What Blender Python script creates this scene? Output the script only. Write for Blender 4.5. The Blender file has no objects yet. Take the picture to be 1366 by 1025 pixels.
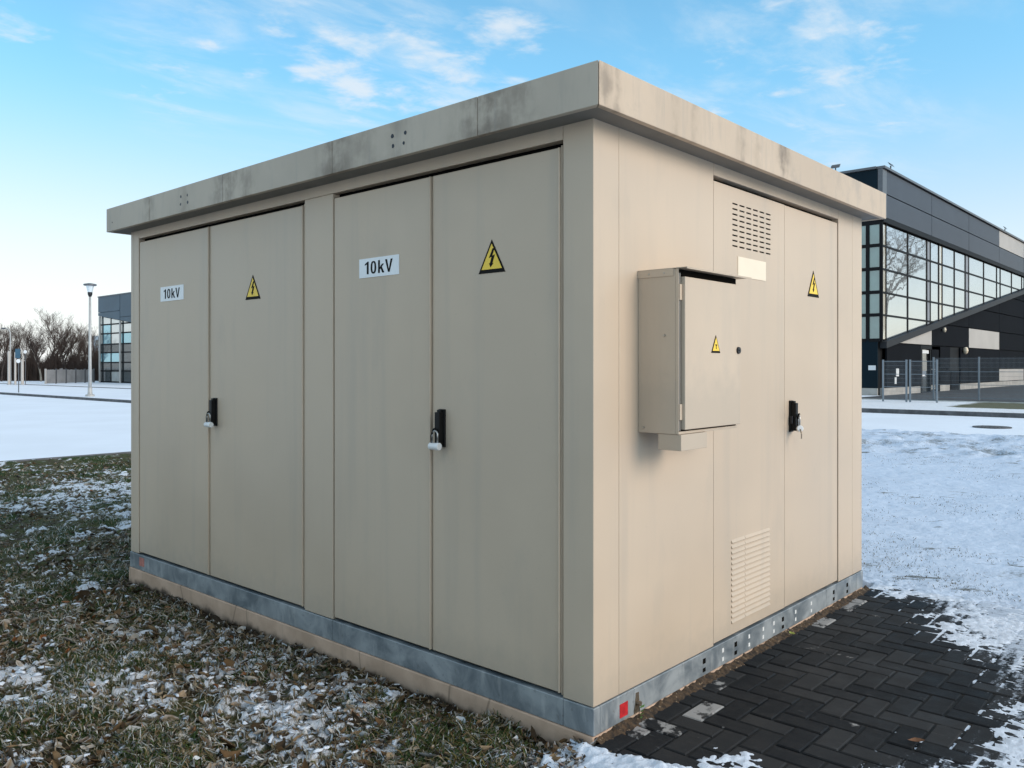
import bpy, math, random
import numpy as np
R = math.radians
rnd = random.Random(7)
S = bpy.context.scene
C = S.collection

# ------------------------------------------------------------------ camera
cam_d = bpy.data.cameras.new('camera')
cam = bpy.data.objects.new('camera', cam_d)
C.objects.link(cam)
S.camera = cam
CAMP = (-2.8603, -2.1018, 1.6)
YAW = 0.7317
cam.location = CAMP
cam.rotation_euler = (R(90), 0, YAW - R(90))
cam_d.sensor_width = 36
cam_d.lens = 1106.0 / 1366 * 36
cam_d.shift_y = -22.85 / 1366
cam_d.clip_start = 0.05
cam_d.clip_end = 3000

# ------------------------------------------------------------------ light
SUN_EL, SUN_AZ = R(23), math.atan2(0.20, -0.98)      # azimuth from +Y towards +X
SD = (math.sin(SUN_AZ) * math.cos(SUN_EL), math.cos(SUN_AZ) * math.cos(SUN_EL), math.sin(SUN_EL))
sun_d = bpy.data.lights.new('sun', 'SUN')
sun_d.energy = 1.27
sun_d.angle = R(30)
sun_d.color = (1.0, 0.775, 0.64)
sun = bpy.data.objects.new('sun', sun_d)
C.objects.link(sun)
from mathutils import Vector
sun.rotation_euler = Vector(SD).to_track_quat('Z', 'Y').to_euler()

W = bpy.data.worlds.new('World')
S.world = W
W.use_nodes = True
wt = W.node_tree
wt.nodes.clear()


def node(nt, kind, **kw):
    n = nt.nodes.new(kind)
    for k, v in kw.items():
        if k.startswith('i_'):
            n.inputs[k[2:].replace('_', ' ')].default_value = v
        else:
            setattr(n, k, v)
    return n


def mth(nt, op, a, b=None, c=None, clamp=False):
    n = nt.nodes.new('ShaderNodeMath')
    n.operation = op
    n.use_clamp = clamp
    for i, x in enumerate((a, b, c)):
        if x is None:
            continue
        if isinstance(x, (int, float)):
            n.inputs[i].default_value = x
        else:
            nt.links.new(x, n.inputs[i])
    return n.outputs[0]


def mix(nt, fac, a, b, blend='MIX'):
    n = nt.nodes.new('ShaderNodeMix')
    n.data_type = 'RGBA'
    n.blend_type = blend
    for s, x in ((n.inputs[0], fac), (n.inputs[6], a), (n.inputs[7], b)):
        if isinstance(x, (int, float)):
            s.default_value = x
        elif isinstance(x, tuple):
            s.default_value = (x + (1,))[:4]
        else:
            nt.links.new(x, s)
    return n.outputs[2]


def rng(nt, x, a, b, c=0.0, d=1.0, smooth=True):
    n = nt.nodes.new('ShaderNodeMapRange')
    if smooth:
        n.interpolation_type = 'SMOOTHSTEP'
    nt.links.new(x, n.inputs[0])
    for i, v in zip((1, 2, 3, 4), (a, b, c, d)):
        n.inputs[i].default_value = v
    return n.outputs[0]


def noise(nt, vec, scale, detail=4, rough=0.55, dist=0.0):
    n = nt.nodes.new('ShaderNodeTexNoise')
    n.inputs['Scale'].default_value = scale
    n.inputs['Detail'].default_value = detail
    n.inputs['Roughness'].default_value = rough
    n.inputs['Distortion'].default_value = dist
    if vec is not None:
        nt.links.new(vec, n.inputs['Vector'])
    return n.outputs['Fac']


def mapping(nt, vec, scale=(1, 1, 1), loc=(0, 0, 0), rot=(0, 0, 0)):
    n = nt.nodes.new('ShaderNodeMapping')
    n.inputs['Scale'].default_value = scale
    n.inputs['Location'].default_value = loc
    n.inputs['Rotation'].default_value = rot
    nt.links.new(vec, n.inputs['Vector'])
    return n.outputs[0]


sky = node(wt, 'ShaderNodeTexSky', sky_type='NISHITA', sun_disc=False)
sky.sun_elevation = SUN_EL
sky.sun_rotation = SUN_AZ
sky.altitude = 50
sky.air_density = 1.0
sky.dust_density = 0.6
sky.ozone_density = 1.6
tc = node(wt, 'ShaderNodeTexCoord')
sep = node(wt, 'ShaderNodeSeparateXYZ')
wt.links.new(tc.outputs['Generated'], sep.inputs[0])
sx, sy, sz = sep.outputs
tint = mix(wt, rng(wt, sz, 0.10, 0.36), (0.78, 0.78, 0.80), (0.74, 1.12, 1.09))
even = rng(wt, mth(wt, 'SUBTRACT', sy, sx), -0.6, 0.7, 1.10, 0.90)     # evens the sky out from north to east
ev = node(wt, 'ShaderNodeCombineXYZ')
for k_ in range(3):
    wt.links.new(even, ev.inputs[k_])
tint = mix(wt, 1.0, tint, ev.outputs[0], 'MULTIPLY')
skyc = mix(wt, 1.0, sky.outputs[0], tint, 'MULTIPLY')
# pale winter haze low over the land, thickest towards the north-west
low = rng(wt, sz, 0.33, -0.02)
side = rng(wt, mth(wt, 'SUBTRACT', sy, sx), -0.7, 0.7, 0.62, 1.0)
hazef = mth(wt, 'MULTIPLY', low, side)
HZ = 4.5
skyc = mix(wt, mth(wt, 'MULTIPLY', hazef, 0.95), skyc, (HZ * 0.97, HZ * 1.0, HZ * 1.0))
# clouds: small broken cumulus on a flat layer seen in perspective
dz = mth(wt, 'MAXIMUM', sz, 0.04)
cmb = node(wt, 'ShaderNodeCombineXYZ')
wt.links.new(mth(wt, 'DIVIDE', sx, dz), cmb.inputs[0])
wt.links.new(mth(wt, 'DIVIDE', sy, dz), cmb.inputs[1])
cn = noise(wt, cmb.outputs[0], 4.0, 8, 0.58, 0.2)
big = noise(wt, tc.outputs['Generated'], 2.3, 3, 0.5)
spots = None
for (d, rad, amp) in (((0.57, 0.751, 0.333), 0.09, 1.0), ((0.631, 0.695, 0.346), 0.10, 1.0),
                      ((0.511, 0.773, 0.375), 0.07, 0.9), ((0.871, 0.343, 0.353), 0.16, 0.75),
                      ((0.86, 0.396, 0.323), 0.10, 0.7), ((0.408, 0.861, 0.303), 0.05, 0.8),
                      ((0.433, 0.828, 0.356), 0.06, 0.8), ((0.693, 0.626, 0.358), 0.11, 0.8),
                      ((0.275, 0.902, 0.332), 0.05, 0.8), ((0.487, 0.815, 0.313), 0.04, 0.8),
                      ((0.608, 0.733, 0.306), 0.07, 0.9), ((0.655, 0.665, 0.358), 0.08, 0.9), ((0.55, 0.76, 0.345), 0.08, 1.0)):
    vm = node(wt, 'ShaderNodeVectorMath', operation='DISTANCE')
    wt.links.new(tc.outputs['Generated'], vm.inputs[0])
    vm.inputs[1].default_value = d
    f = rng(wt, vm.outputs['Value'], rad * 1.25, rad * 0.2, 0, amp)
    spots = f if spots is None else mth(wt, 'MAXIMUM', spots, f)
thr = mth(wt, 'SUBTRACT', 0.70, mth(wt, 'MULTIPLY', spots, 0.29))
# added fill light out of view: bright veil overhead, pale haze in the west
skyc = mix(wt, rng(wt, sz, 0.42, 0.85, 0, 0.6), skyc, (4.1, 4.3, 4.3))
west = mth(wt, 'MULTIPLY', rng(wt, mth(wt, 'SUBTRACT', mth(wt, 'MULTIPLY', sx, -1.0), mth(wt, 'MULTIPLY', sy, 0.6)), -0.15, 0.7), rng(wt, sz, 0.75, 0.05))
skyc = mix(wt, mth(wt, 'MULTIPLY', west, 0.75), skyc, (4.2, 4.95, 5.1))
cl = rng(wt, mth(wt, 'SUBTRACT', cn, thr), 0.0, 0.26, 0, 0.80)
cl = mth(wt, 'MULTIPLY', cl, rng(wt, sz, 0.05, 0.2))
veil = noise(wt, mapping(wt, cmb.outputs[0], (1.0, 2.2, 1), rot=(0, 0, 0.5)), 1.3, 7, 0.62, 0.4)
broad = None
for (d, rad) in (((0.60, 0.71, 0.36), 0.26), ((0.86, 0.37, 0.34), 0.26), ((0.42, 0.84, 0.33), 0.12)):
    vm = node(wt, 'ShaderNodeVectorMath', operation='DISTANCE')
    wt.links.new(tc.outputs['Generated'], vm.inputs[0])
    vm.inputs[1].default_value = d
    f = rng(wt, vm.outputs['Value'], rad, rad * 0.3)
    broad = f if broad is None else mth(wt, 'MAXIMUM', broad, f)
skyc = mix(wt, mth(wt, 'MULTIPLY', broad, rng(wt, veil, 0.42, 0.72, 0, 0.5)), skyc, (3.4, 3.8, 4.1))
skyc = mix(wt, cl, skyc, (3.5, 3.75, 4.0))
bg = node(wt, 'ShaderNodeBackground')
bg.inputs['Strength'].default_value = 0.145
wt.links.new(skyc, bg.inputs['Color'])
wo = node(wt, 'ShaderNodeOutputWorld')
wt.links.new(bg.outputs[0], wo.inputs[0])

S.view_settings.view_transform = 'Standard'
S.view_settings.look = 'None'
S.view_settings.exposure = 0.7
S.view_settings.gamma = 1.0
S.render.engine = 'CYCLES'
S.cycles.use_denoising = True
S.cycles.max_bounces = 6
S.cycles.diffuse_bounces = 3
S.cycles.glossy_bounces = 3
S.cycles.caustics_reflective = False


# ------------------------------------------------------------------ materials
def newmat(name):
    m = bpy.data.materials.new(name)
    m.use_nodes = True
    nt = m.node_tree
    b = nt.nodes['Principled BSDF']
    return m, nt, b


def objco(nt):
    return node(nt, 'ShaderNodeTexCoord').outputs['Object']


def bump(nt, b, h, strength=0.3, dist=0.01):
    n = node(nt, 'ShaderNodeBump')
    n.inputs['Strength'].default_value = strength
    n.inputs['Distance'].default_value = dist
    nt.links.new(h, n.inputs['Height'])
    nt.links.new(n.outputs[0], b.inputs['Normal'])


def simple(name, col, rough=0.6, metal=0.0, var=0.08, scale=6.0, bmp=0.0, spec=0.5):
    m, nt, b = newmat(name)
    co = objco(nt)
    n = noise(nt, co, scale, 5)
    c = mix(nt, rng(nt, n, 0.3, 0.7), tuple(x * (1 - var) for x in col), tuple(min(1, x * (1 + var)) for x in col))
    nt.links.new(c, b.inputs['Base Color'])
    b.inputs['Roughness'].default_value = rough
    b.inputs['Metallic'].default_value = metal
    b.inputs['Specular IOR Level'].default_value = spec
    if bmp:
        bump(nt, b, noise(nt, co, scale * 6, 4), bmp, 0.01)
    return m


PAINT = (0.548, 0.434, 0.326)


def paint_mat(name, col=PAINT, rough=0.42):
    m, nt, b = newmat(name)
    co = objco(nt)
    n1 = noise(nt, co, 1.1, 3)
    st = noise(nt, mapping(nt, co, (7, 7, 0.35)), 1.0, 5)
    c = mix(nt, rng(nt, n1, 0.3, 0.7), tuple(x * 0.93 for x in col), tuple(x * 1.04 for x in col))
    c = mix(nt, rng(nt, noise(nt, co, 0.7, 2), 0.35, 0.7, 0, 0.5), c, tuple(x * y for x, y in zip(col, (0.97, 1.0, 1.04))))
    c = mix(nt, rng(nt, st, 0.50, 0.75, 0, 0.22), c, (0.34, 0.31, 0.27))
    smear = noise(nt, mapping(nt, co, (3, 3, 1.2), rot=(0, 0.2, 0)), 1.0, 6, 0.6)
    c = mix(nt, rng(nt, smear, 0.58, 0.72, 0, 0.12), c, (0.30, 0.28, 0.25))
    sp = node(nt, 'ShaderNodeSeparateXYZ')
    nt.links.new(co, sp.inputs[0])
    splash = rng(nt, mth(nt, 'ADD', sp.outputs[2], mth(nt, 'MULTIPLY', noise(nt, co, 14, 4), 0.25)), 0.48, 0.24, 0, 0.34)
    c = mix(nt, splash, c, (0.33, 0.29, 0.24))
    grime_shade = None  # dirt and shadow smudge round the locks, both painted into the colour
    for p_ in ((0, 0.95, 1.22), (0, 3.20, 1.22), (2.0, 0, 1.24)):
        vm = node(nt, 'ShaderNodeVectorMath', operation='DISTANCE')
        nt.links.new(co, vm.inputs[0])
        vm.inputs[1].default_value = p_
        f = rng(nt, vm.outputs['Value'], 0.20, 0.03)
        grime_shade = f if grime_shade is None else mth(nt, 'MAXIMUM', grime_shade, f)
    c = mix(nt, mth(nt, 'MULTIPLY', grime_shade, rng(nt, noise(nt, mapping(nt, co, (9, 9, 5)), 1.0, 6, 0.65), 0.40, 0.68, 0, 0.38)), c, (0.23, 0.215, 0.195))
    fine = noise(nt, co, 60, 3)
    c = mix(nt, rng(nt, fine, 0.66, 0.72, 0, 0.10), c, (0.25, 0.23, 0.2))
    nt.links.new(c, b.inputs['Base Color'])
    nt.links.new(rng(nt, n1, 0.3, 0.7, rough - 0.05, rough + 0.08), b.inputs['Roughness'])
    b.inputs['Specular IOR Level'].default_value = 0.35
    h = mth(nt, 'ADD', noise(nt, co, 1.4, 2), mth(nt, 'MULTIPLY', noise(nt, co, 260, 2), 0.02))
    bump(nt, b, h, 0.5, 0.015)
    return m


def fascia_mat(name, axis, spots, col=PAINT):
    m, nt, b = newmat(name)
    co = objco(nt)
    sp = node(nt, 'ShaderNodeSeparateXYZ')
    nt.links.new(co, sp.inputs[0])
    t, z = sp.outputs[axis], sp.outputs[2]
    warp = mth(nt, 'MULTIPLY', mth(nt, 'SUBTRACT', noise(nt, co, 9, 4), 0.5), 0.10)
    tw = mth(nt, 'ADD', t, warp)
    near = None
    for (p, w, a) in spots:
        d = mth(nt, 'ABSOLUTE', mth(nt, 'SUBTRACT', tw, p))
        f = rng(nt, d, w, 0.0, 0, a)
        near = f if near is None else mth(nt, 'MAXIMUM', near, f)
    streak = noise(nt, mapping(nt, co, (16, 16, 3.0)), 1.0, 6, 0.6)
    blot = noise(nt, co, 7, 5, 0.6)
    mask = mth(nt, 'MULTIPLY', near, rng(nt, mth(nt, 'ADD', mth(nt, 'MULTIPLY', streak, 0.28), mth(nt, 'MULTIPLY', blot, 0.72)), 0.36, 0.62, 0, 0.85))
    n1 = noise(nt, co, 1.6, 4)
    c = mix(nt, rng(nt, n1, 0.3, 0.7), tuple(x * 0.90 for x in col), tuple(x * 1.04 for x in col))
    c = mix(nt, rng(nt, streak, 0.5, 0.72, 0, 0.20), c, (0.26, 0.24, 0.22))
    c = mix(nt, mask, c, (0.17, 0.135, 0.105))
    c = mix(nt, rng(nt, noise(nt, co, 3.2, 6, 0.65), 0.54, 0.70, 0, 0.35), c, (0.28, 0.245, 0.21))
    drips = rng(nt, noise(nt, mapping(nt, co, (22, 22, 0.6)), 1.0, 4), 0.6, 0.72, 0, 0.25)
    c = mix(nt, drips, c, (0.30, 0.28, 0.26))
    nt.links.new(c, b.inputs['Base Color'])
    b.inputs['Roughness'].default_value = 0.62
    b.inputs['Specular IOR Level'].default_value = 0.3
    bump(nt, b, mth(nt, 'ADD', noise(nt, co, 1.8, 2), mth(nt, 'MULTIPLY', noise(nt, co, 90, 3), 0.05)), 0.2, 0.01)
    return m


M = {}
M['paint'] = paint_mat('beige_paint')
M['cabinet'] = paint_mat('cabinet_paint', (0.560, 0.445, 0.335), 0.45)
FASC_L = [(0.50, 0.34, 0.95), (0.30, 0.2, 0.6), (1.62, 0.30, 0.9), (1.40, 0.2, 0.5), (2.78, 0.30, 0.85), (2.55, 0.2, 0.6),
                                                   (3.866, 0.14, 0.6), (1.12, 0.12, 0.4), (1.3, 0.1, 0.35), (3.33, 0.1, 0.4)]
M['fascia_l'] = fascia_mat('fascia_stained', 1, FASC_L, (0.485, 0.415, 0.335))
M['fascia_r'] = fascia_mat('fascia_weathered', 0, [(1.60, 0.13, 1.0), (-0.10, 0.07, 0.7), (-0.02, 0.05, 0.6), (0.45, 0.05, 0.4), (0.62, 0.05, 0.4), (1.1, 0.08, 0.5), (1.3, 0.1, 0.35)])
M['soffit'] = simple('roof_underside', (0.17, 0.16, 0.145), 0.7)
M['dark'] = simple('dark_gap', (0.007, 0.006, 0.005), 0.95, spec=0.05)
M['black'] = simple('black_plastic', (0.006, 0.006, 0.006), 0.45, spec=0.2)
M['steel'] = simple('steel', (0.45, 0.45, 0.44), 0.3, 1.0)
M['blacksteel'] = simple('dark_steel', (0.03, 0.03, 0.035), 0.35, 0.6)
M['lockwhite'] = simple('lock_enamel', (0.72, 0.72, 0.72), 0.35)
M['white'] = simple('white_plate', (0.78, 0.79, 0.80), 0.4, var=0.03)
M['cream'] = simple('cream_label', (0.80, 0.68, 0.52), 0.5, var=0.03)
M['ink'] = simple('black_ink', (0.010, 0.009, 0.008), 0.7, spec=0.12)
M['yellow'] = simple('yellow_sign', (0.86, 0.57, 0.05), 0.45, var=0.05)
M['red'] = simple('red_mark', (0.46, 0.012, 0.018), 0.5, var=0.25, scale=30)
M['pink'] = simple('faded_red_mark', (0.42, 0.16, 0.13), 0.6, var=0.2, scale=30)
M['cap'] = simple('white_cap', (0.75, 0.75, 0.73), 0.5)
M['brasskey'] = simple('key_metal', (0.25, 0.2, 0.15), 0.4, 0.8)


def galv_mat():
    m, nt, b = newmat('galvanised_steel')
    co = objco(nt)
    n1 = noise(nt, co, 5, 6, 0.65, 0.6)
    n2 = noise(nt, mapping(nt, co, (18, 18, 4)), 1.0, 5)
    c = mix(nt, rng(nt, n1, 0.3, 0.7), (0.16, 0.19, 0.215), (0.36, 0.385, 0.40))
    c = mix(nt, rng(nt, n2, 0.56, 0.76, 0, 0.42), c, (0.52, 0.53, 0.53))
    c = mix(nt, rng(nt, noise(nt, co, 40, 4), 0.62, 0.72, 0, 0.35), c, (0.12, 0.11, 0.10))
    nt.links.new(c, b.inputs['Base Color'])
    b.inputs['Metallic'].default_value = 0.35
    nt.links.new(rng(nt, n1, 0.3, 0.7, 0.35, 0.6), b.inputs['Roughness'])
    bump(nt, b, n1, 0.1, 0.005)
    return m


M['galv'] = galv_mat()


def plinth_mat():
    m, nt, b = newmat('plinth_concrete')
    co = objco(nt)
    sp = node(nt, 'ShaderNodeSeparateXYZ')
    nt.links.new(co, sp.inputs[0])
    n1 = noise(nt, co, 4, 6, 0.6)
    c = mix(nt, rng(nt, n1, 0.3, 0.7), (0.42, 0.285, 0.20), (0.56, 0.39, 0.285))
    c = mix(nt, rng(nt, noise(nt, mapping(nt, co, (9, 9, 0.8)), 1.0, 5), 0.55, 0.75, 0, 0.5), c, (0.30, 0.23, 0.17))
    soil = rng(nt, mth(nt, 'ADD', sp.outputs[2], mth(nt, 'MULTIPLY', noise(nt, co, 6, 5), 0.16)), 0.035, -0.02)
    c = mix(nt, soil, c, (0.055, 0.035, 0.02))
    crack = node(nt, 'ShaderNodeTexVoronoi', feature='DISTANCE_TO_EDGE')
    nt.links.new(mapping(nt, co, (1.2, 1.2, 0.4)), crack.inputs['Vector'])
    crack.inputs['Scale'].default_value = 0.9
    c = mix(nt, rng(nt, crack.outputs['Distance'], 0.006, 0.002, 0, 0.5), c, (0.12, 0.08, 0.05))
    nt.links.new(c, b.inputs['Base Color'])
    b.inputs['Roughness'].default_value = 0.85
    bump(nt, b, noise(nt, co, 50, 5), 0.3, 0.006)
    return m


M['plinth'] = plinth_mat()


# ------------------------------------------------------------------ mesh helpers
class MB:
    def __init__(self):
        self.v, self.f, self.m = [], [], []

    def face(self, pts, mi=0):
        i = len(self.v)
        self.v += [tuple(p) for p in pts]
        self.f.append(tuple(range(i, i + len(pts))))
        self.m.append(mi)

    def box(self, x0, x1, y0, y1, z0, z1, mi=0):
        x0, x1 = min(x0, x1), max(x0, x1)
        y0, y1 = min(y0, y1), max(y0, y1)
        z0, z1 = min(z0, z1), max(z0, z1)
        i = len(self.v)
        self.v += [(x0, y0, z0), (x1, y0, z0), (x1, y1, z0), (x0, y1, z0), (x0, y0, z1), (x1, y0, z1), (x1, y1, z1), (x0, y1, z1)]
        for q in ((0, 3, 2, 1), (4, 5, 6, 7), (0, 1, 5, 4), (1, 2, 6, 5), (2, 3, 7, 6), (3, 0, 4, 7)):
            self.f.append(tuple(i + k for k in q))
            self.m.append(mi)
        return self

    def prism(self, poly, ext, mi=0):
        """closed polygon (list of 3-D points) pushed along ext"""
        i = len(self.v)
        n = len(poly)
        self.v += [tuple(p) for p in poly] + [tuple(p[k] + ext[k] for k in range(3)) for p in poly]
        self.f.append(tuple(i + k for k in range(n))[::-1])
        self.f.append(tuple(i + n + k for k in range(n)))
        self.m += [mi, mi]
        for k in range(n):
            l = (k + 1) % n
            self.f.append((i + k, i + l, i + n + l, i + n + k))
            self.m.append(mi)
        return self

    def tube(self, pts, rad, n=8, mi=0, cap=True):
        pts = [Vector(p) for p in pts]
        if isinstance(rad, (int, float)):
            rad = [rad] * len(pts)
        i0 = len(self.v)
        u = None
        for k, p in enumerate(pts):
            a = pts[min(k + 1, len(pts) - 1)] - pts[max(k - 1, 0)]
            a.normalize()
            if u is None:
                u = a.orthogonal().normalized()
            else:
                u = (u - a * u.dot(a)).normalized()
            w = a.cross(u)
            for j in range(n):
                t = 2 * math.pi * j / n
                self.v.append(tuple(p + (u * math.cos(t) + w * math.sin(t)) * rad[k]))
        for k in range(len(pts) - 1):
            for j in range(n):
                a, b = i0 + k * n + j, i0 + k * n + (j + 1) % n
                self.f.append((a, b, b + n, a + n))
                self.m.append(mi)
        if cap:
            self.f.append(tuple(i0 + j for j in range(n))[::-1])
            self.f.append(tuple(i0 + (len(pts) - 1) * n + j for j in range(n)))
            self.m += [mi, mi]
        return self

    def lathe(self, prof, c=(0, 0, 0), n=20, mi=0):
        """profile of (radius, z) pairs about a vertical axis"""
        return self.tube([(c[0], c[1], c[2] + z + 1e-6 * k) for k, (r, z) in enumerate(prof)], [r for r, z in prof], n, mi)

    def build(self, name, mats, parent=None, bevel=0.0, smooth=False):
        me = bpy.data.meshes.new(name)
        me.from_pydata(self.v, [], self.f)
        if not isinstance(mats, (list, tuple)):
            mats = [mats]
        for m in mats:
            me.materials.append(m)
        me.polygons.foreach_set('material_index', self.m)
        if smooth:
            me.polygons.foreach_set('use_smooth', [True] * len(self.f))
        me.update()
        o = bpy.data.objects.new(name, me)
        C.objects.link(o)
        if parent:
            o.parent = parent
        if bevel:
            b = o.modifiers.new('bevel', 'BEVEL')
            b.width = bevel
            b.segments = 2
            b.limit_method = 'ANGLE'
            b.angle_limit = R(40)
        return o


def tag(o, label=None, cat=None, group=None, kind=None):
    for k, v in (('label', label), ('category', cat), ('group', group), ('kind', kind)):
        if v:
            o[k] = v
    return o


def empty(name, loc=(0, 0, 0), rz=0.0):
    o = bpy.data.objects.new(name, None)
    C.objects.link(o)
    o.location = loc
    o.rotation_euler = (0, 0, rz)
    o.empty_display_size = 0.3
    return o


def copy_tree(o, parent=None):
    c = o.copy()
    C.objects.link(c)
    if parent:
        c.parent = parent
    for ch in list(o.children):
        copy_tree(ch, c)
    return c


def np_mesh(name, V, quads=None, tris=None, mats=(), attrs=None, parent=None, smooth=False):
    me = bpy.data.meshes.new(name)
    V = np.asarray(V, np.float32)
    me.vertices.add(len(V))
    me.vertices.foreach_set('co', V.ravel())
    loops, starts, totals = [], [], []
    pos = 0
    for F, k in ((quads, 4), (tris, 3)):
        if F is None or len(F) == 0:
            continue
        F = np.asarray(F, np.int32)
        loops.append(F.ravel())
        starts.append(pos + np.arange(len(F), dtype=np.int32) * k)
        totals.append(np.full(len(F), k, np.int32))
        pos += F.size
    loops, starts, totals = np.concatenate(loops), np.concatenate(starts), np.concatenate(totals)
    me.loops.add(len(loops))
    me.loops.foreach_set('vertex_index', loops)
    me.polygons.add(len(starts))
    me.polygons.foreach_set('loop_start', starts)
    me.polygons.foreach_set('loop_total', totals)
    me.polygons.foreach_set('use_smooth', np.full(len(starts), smooth))
    for m in mats:
        me.materials.append(m)
    for an, arr in (attrs or {}).items():
        arr = np.asarray(arr, np.float32)
        if arr.ndim == 1:
            a = me.attributes.new(an, 'FLOAT', 'POINT')
            a.data.foreach_set('value', arr)
        else:
            a = me.attributes.new(an, 'FLOAT_COLOR', 'POINT')
            a.data.foreach_set('color', np.concatenate([arr, np.ones((len(arr), 1), np.float32)], 1).ravel())
    me.update(calc_edges=True)
    me.validate()
    o = bpy.data.objects.new(name, me)
    C.objects.link(o)
    if parent:
        o.parent = parent
    return o


def _h(ix, iy, seed):
    n = (ix.astype(np.int64) * 374761393 + iy.astype(np.int64) * 668265263 + seed * 1442695041) & 0xFFFFFFFF
    n = ((n ^ (n >> 13)) * 1274126177) & 0xFFFFFFFF
    n = n ^ (n >> 16)
    return (n & 0xFFFF) / 65535.0


def vnoise(x, y, seed=0):
    ix, iy = np.floor(x), np.floor(y)
    fx, fy = x - ix, y - iy
    fx = fx * fx * fx * (fx * (fx * 6 - 15) + 10)
    fy = fy * fy * fy * (fy * (fy * 6 - 15) + 10)
    a, b = _h(ix, iy, seed), _h(ix + 1, iy, seed)
    c, d = _h(ix, iy + 1, seed), _h(ix + 1, iy + 1, seed)
    return (a + (b - a) * fx) * (1 - fy) + (c + (d - c) * fx) * fy


def fbm(x, y, seed=0, octv=4, gain=0.5):
    s, a, t = 0, 1.0, 0
    for k in range(octv):
        # turn each octave so the lattice never shows
        ang = 0.6 + 1.1 * k
        xr, yr = x * math.cos(ang) - y * math.sin(ang), x * math.sin(ang) + y * math.cos(ang)
        s = s + a * vnoise(xr * 2 ** k + 17 * k, yr * 2 ** k - 9 * k, seed + k * 13)
        t += a
        a *= gain
    return s / t


def sstep(x, a, b):
    t = np.clip((x - a) / (b - a), 0, 1)
    return t * t * (3 - 2 * t)


def clip_half(poly, a, b, c):
    """keep the part of a 2-D polygon where a*x+b*z+c >= 0"""
    out = []
    for k in range(len(poly)):
        p, q = poly[k], poly[(k + 1) % len(poly)]
        dp, dq = a * p[0] + b * p[1] + c, a * q[0] + b * q[1] + c
        if dp >= 0:
            out.append(p)
        if dp * dq < 0:
            t = dp / (dp - dq)
            out.append((p[0] + t * (q[0] - p[0]), p[1] + t * (q[1] - p[1])))
    return out


# ================================================================== the kiosk
L_, W_ = 4.51, 3.227
GB, GT, DT, RB, RT = 0.026, 0.1474, 2.597, 2.6555, 2.836
kiosk = tag(empty('transformer_kiosk'), 'large beige metal transformer kiosk with flat overhanging roof and double doors on two sides', 'transformer kiosk')

# dark inner core, walls as 30 mm shells round the door openings
mb = MB().box(0.06, W_ - 0.06, 0.06, L_ - 0.06, GT - 0.01, RB + 0.03)
mb.build('inner_lining', M['dark'], kiosk)


def wall_left(mb, y0, y1, z0, z1, off=0.0):
    mb.box(-off, 0.05, y0, y1, z0, z1)


def wall_right(mb, x0, x1, z0, z1, off=0.0):
    mb.box(x0, x1, -off, 0.05, z0, z1)


mb = MB()
T2 = 0.0015
# left (north-west) side: posts, header, middle post
wall_left(mb, 4.372, L_ - 0.052, GT, RB + 0.02)
wall_left(mb, 1.852, 2.133, GT, DT)
wall_left(mb, 0.167, 4.372 - T2, DT + T2, RB + 0.02)
# corner post wraps round both faces
mb.prism([(0, 0, GT), (0.191 - T2, 0, GT), (0.191 - T2, 0.05, GT), (0.05, 0.05, GT), (0.05, 0.167 - T2, GT), (0, 0.167 - T2, GT)], (0, 0, RB + 0.02 - GT))
# right side: panel, header, end posts
wall_right(mb, 0.191, 1.050, GT, RB + 0.02)
wall_right(mb, 1.050 + T2, 2.780, DT + T2, RB + 0.02)
wall_right(mb, 2.780 + T2, 3.040, GT, RB + 0.02)
wall_right(mb, 3.040 + T2, W_, GT, RB + 0.02)
# far sides
mb.box(0.0, W_, L_ - 0.05, L_, GT, RB + 0.02)
mb.box(W_ - 0.05, W_, 0.052, L_ - 0.052, GT, RB + 0.02)
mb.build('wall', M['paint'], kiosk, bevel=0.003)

# galvanised base frame, pieces meeting with hairline joints
mb = MB()
P_ = 0.006
for (a, b) in ((-P_, 0.160), (0.1625, 1.850), (1.8525, 4.345), (4.3475, L_ + P_)):
    mb.box(-P_, 0.04, a, b, GB, GT - 0.003)
for (a, b) in ((0.042, 0.300), (0.3025, 2.560), (2.5625, 3.10), (3.1025, W_ + P_)):
    mb.box(a, b, -P_, 0.04, GB, GT - 0.003)
mb.box(W_ - 0.04, W_ + P_, 0.042, L_ - 0.042, GB, GT - 0.003)
mb.box(0.042, W_ + P_, L_ - 0.04, L_ + P_, GB, GT - 0.003)
fr = mb.build('base_frame', M['galv'], kiosk, bevel=0.003)
mb = MB()
for x in (1.284, 1.884, 2.681, 2.926, 0.94):
    for z, h in ((0.100, 0.026), (0.055, 0.02)):
        MB().box(x - 0.014, x + 0.014, -P_ - 0.0012, -P_ + 0.01, z - h / 2, z + h / 2).build('bolt_slot', M['dark'], fr)
for x in (1.14, 1.444, 1.62, 1.76, 2.067, 2.307):
    for z, h in ((0.104, 0.022), (0.058, 0.020)):
        MB().box(x - 0.009, x + 0.009, -P_ - 0.0012, -P_ + 0.01, z - h / 2, z + h / 2).build('hole_plug', M['cap'], fr)
mb = MB().box(0.186, 0.249, -P_ - 0.0015, -P_ + 0.01, 0.044, 0.105)
o = mb.build('lifting_mark', M['red'], fr)
o['label'] = 'bright red square mark'
mb = MB().box(-P_ - 0.0015, -P_ + 0.01, 4.262, 4.345, 0.060, 0.125)
o = mb.build('lifting_mark', M['pink'], fr)
o['label'] = 'faded red square mark'
mb = MB()
mb.prism([(0.30, -P_ - 0.003, 0.03), (0.345, -P_ - 0.003, 0.03), (0.335, -P_ - 0.003, 0.12), (0.315, -P_ - 0.003, 0.12)], (0, 0.012, 0))
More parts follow.
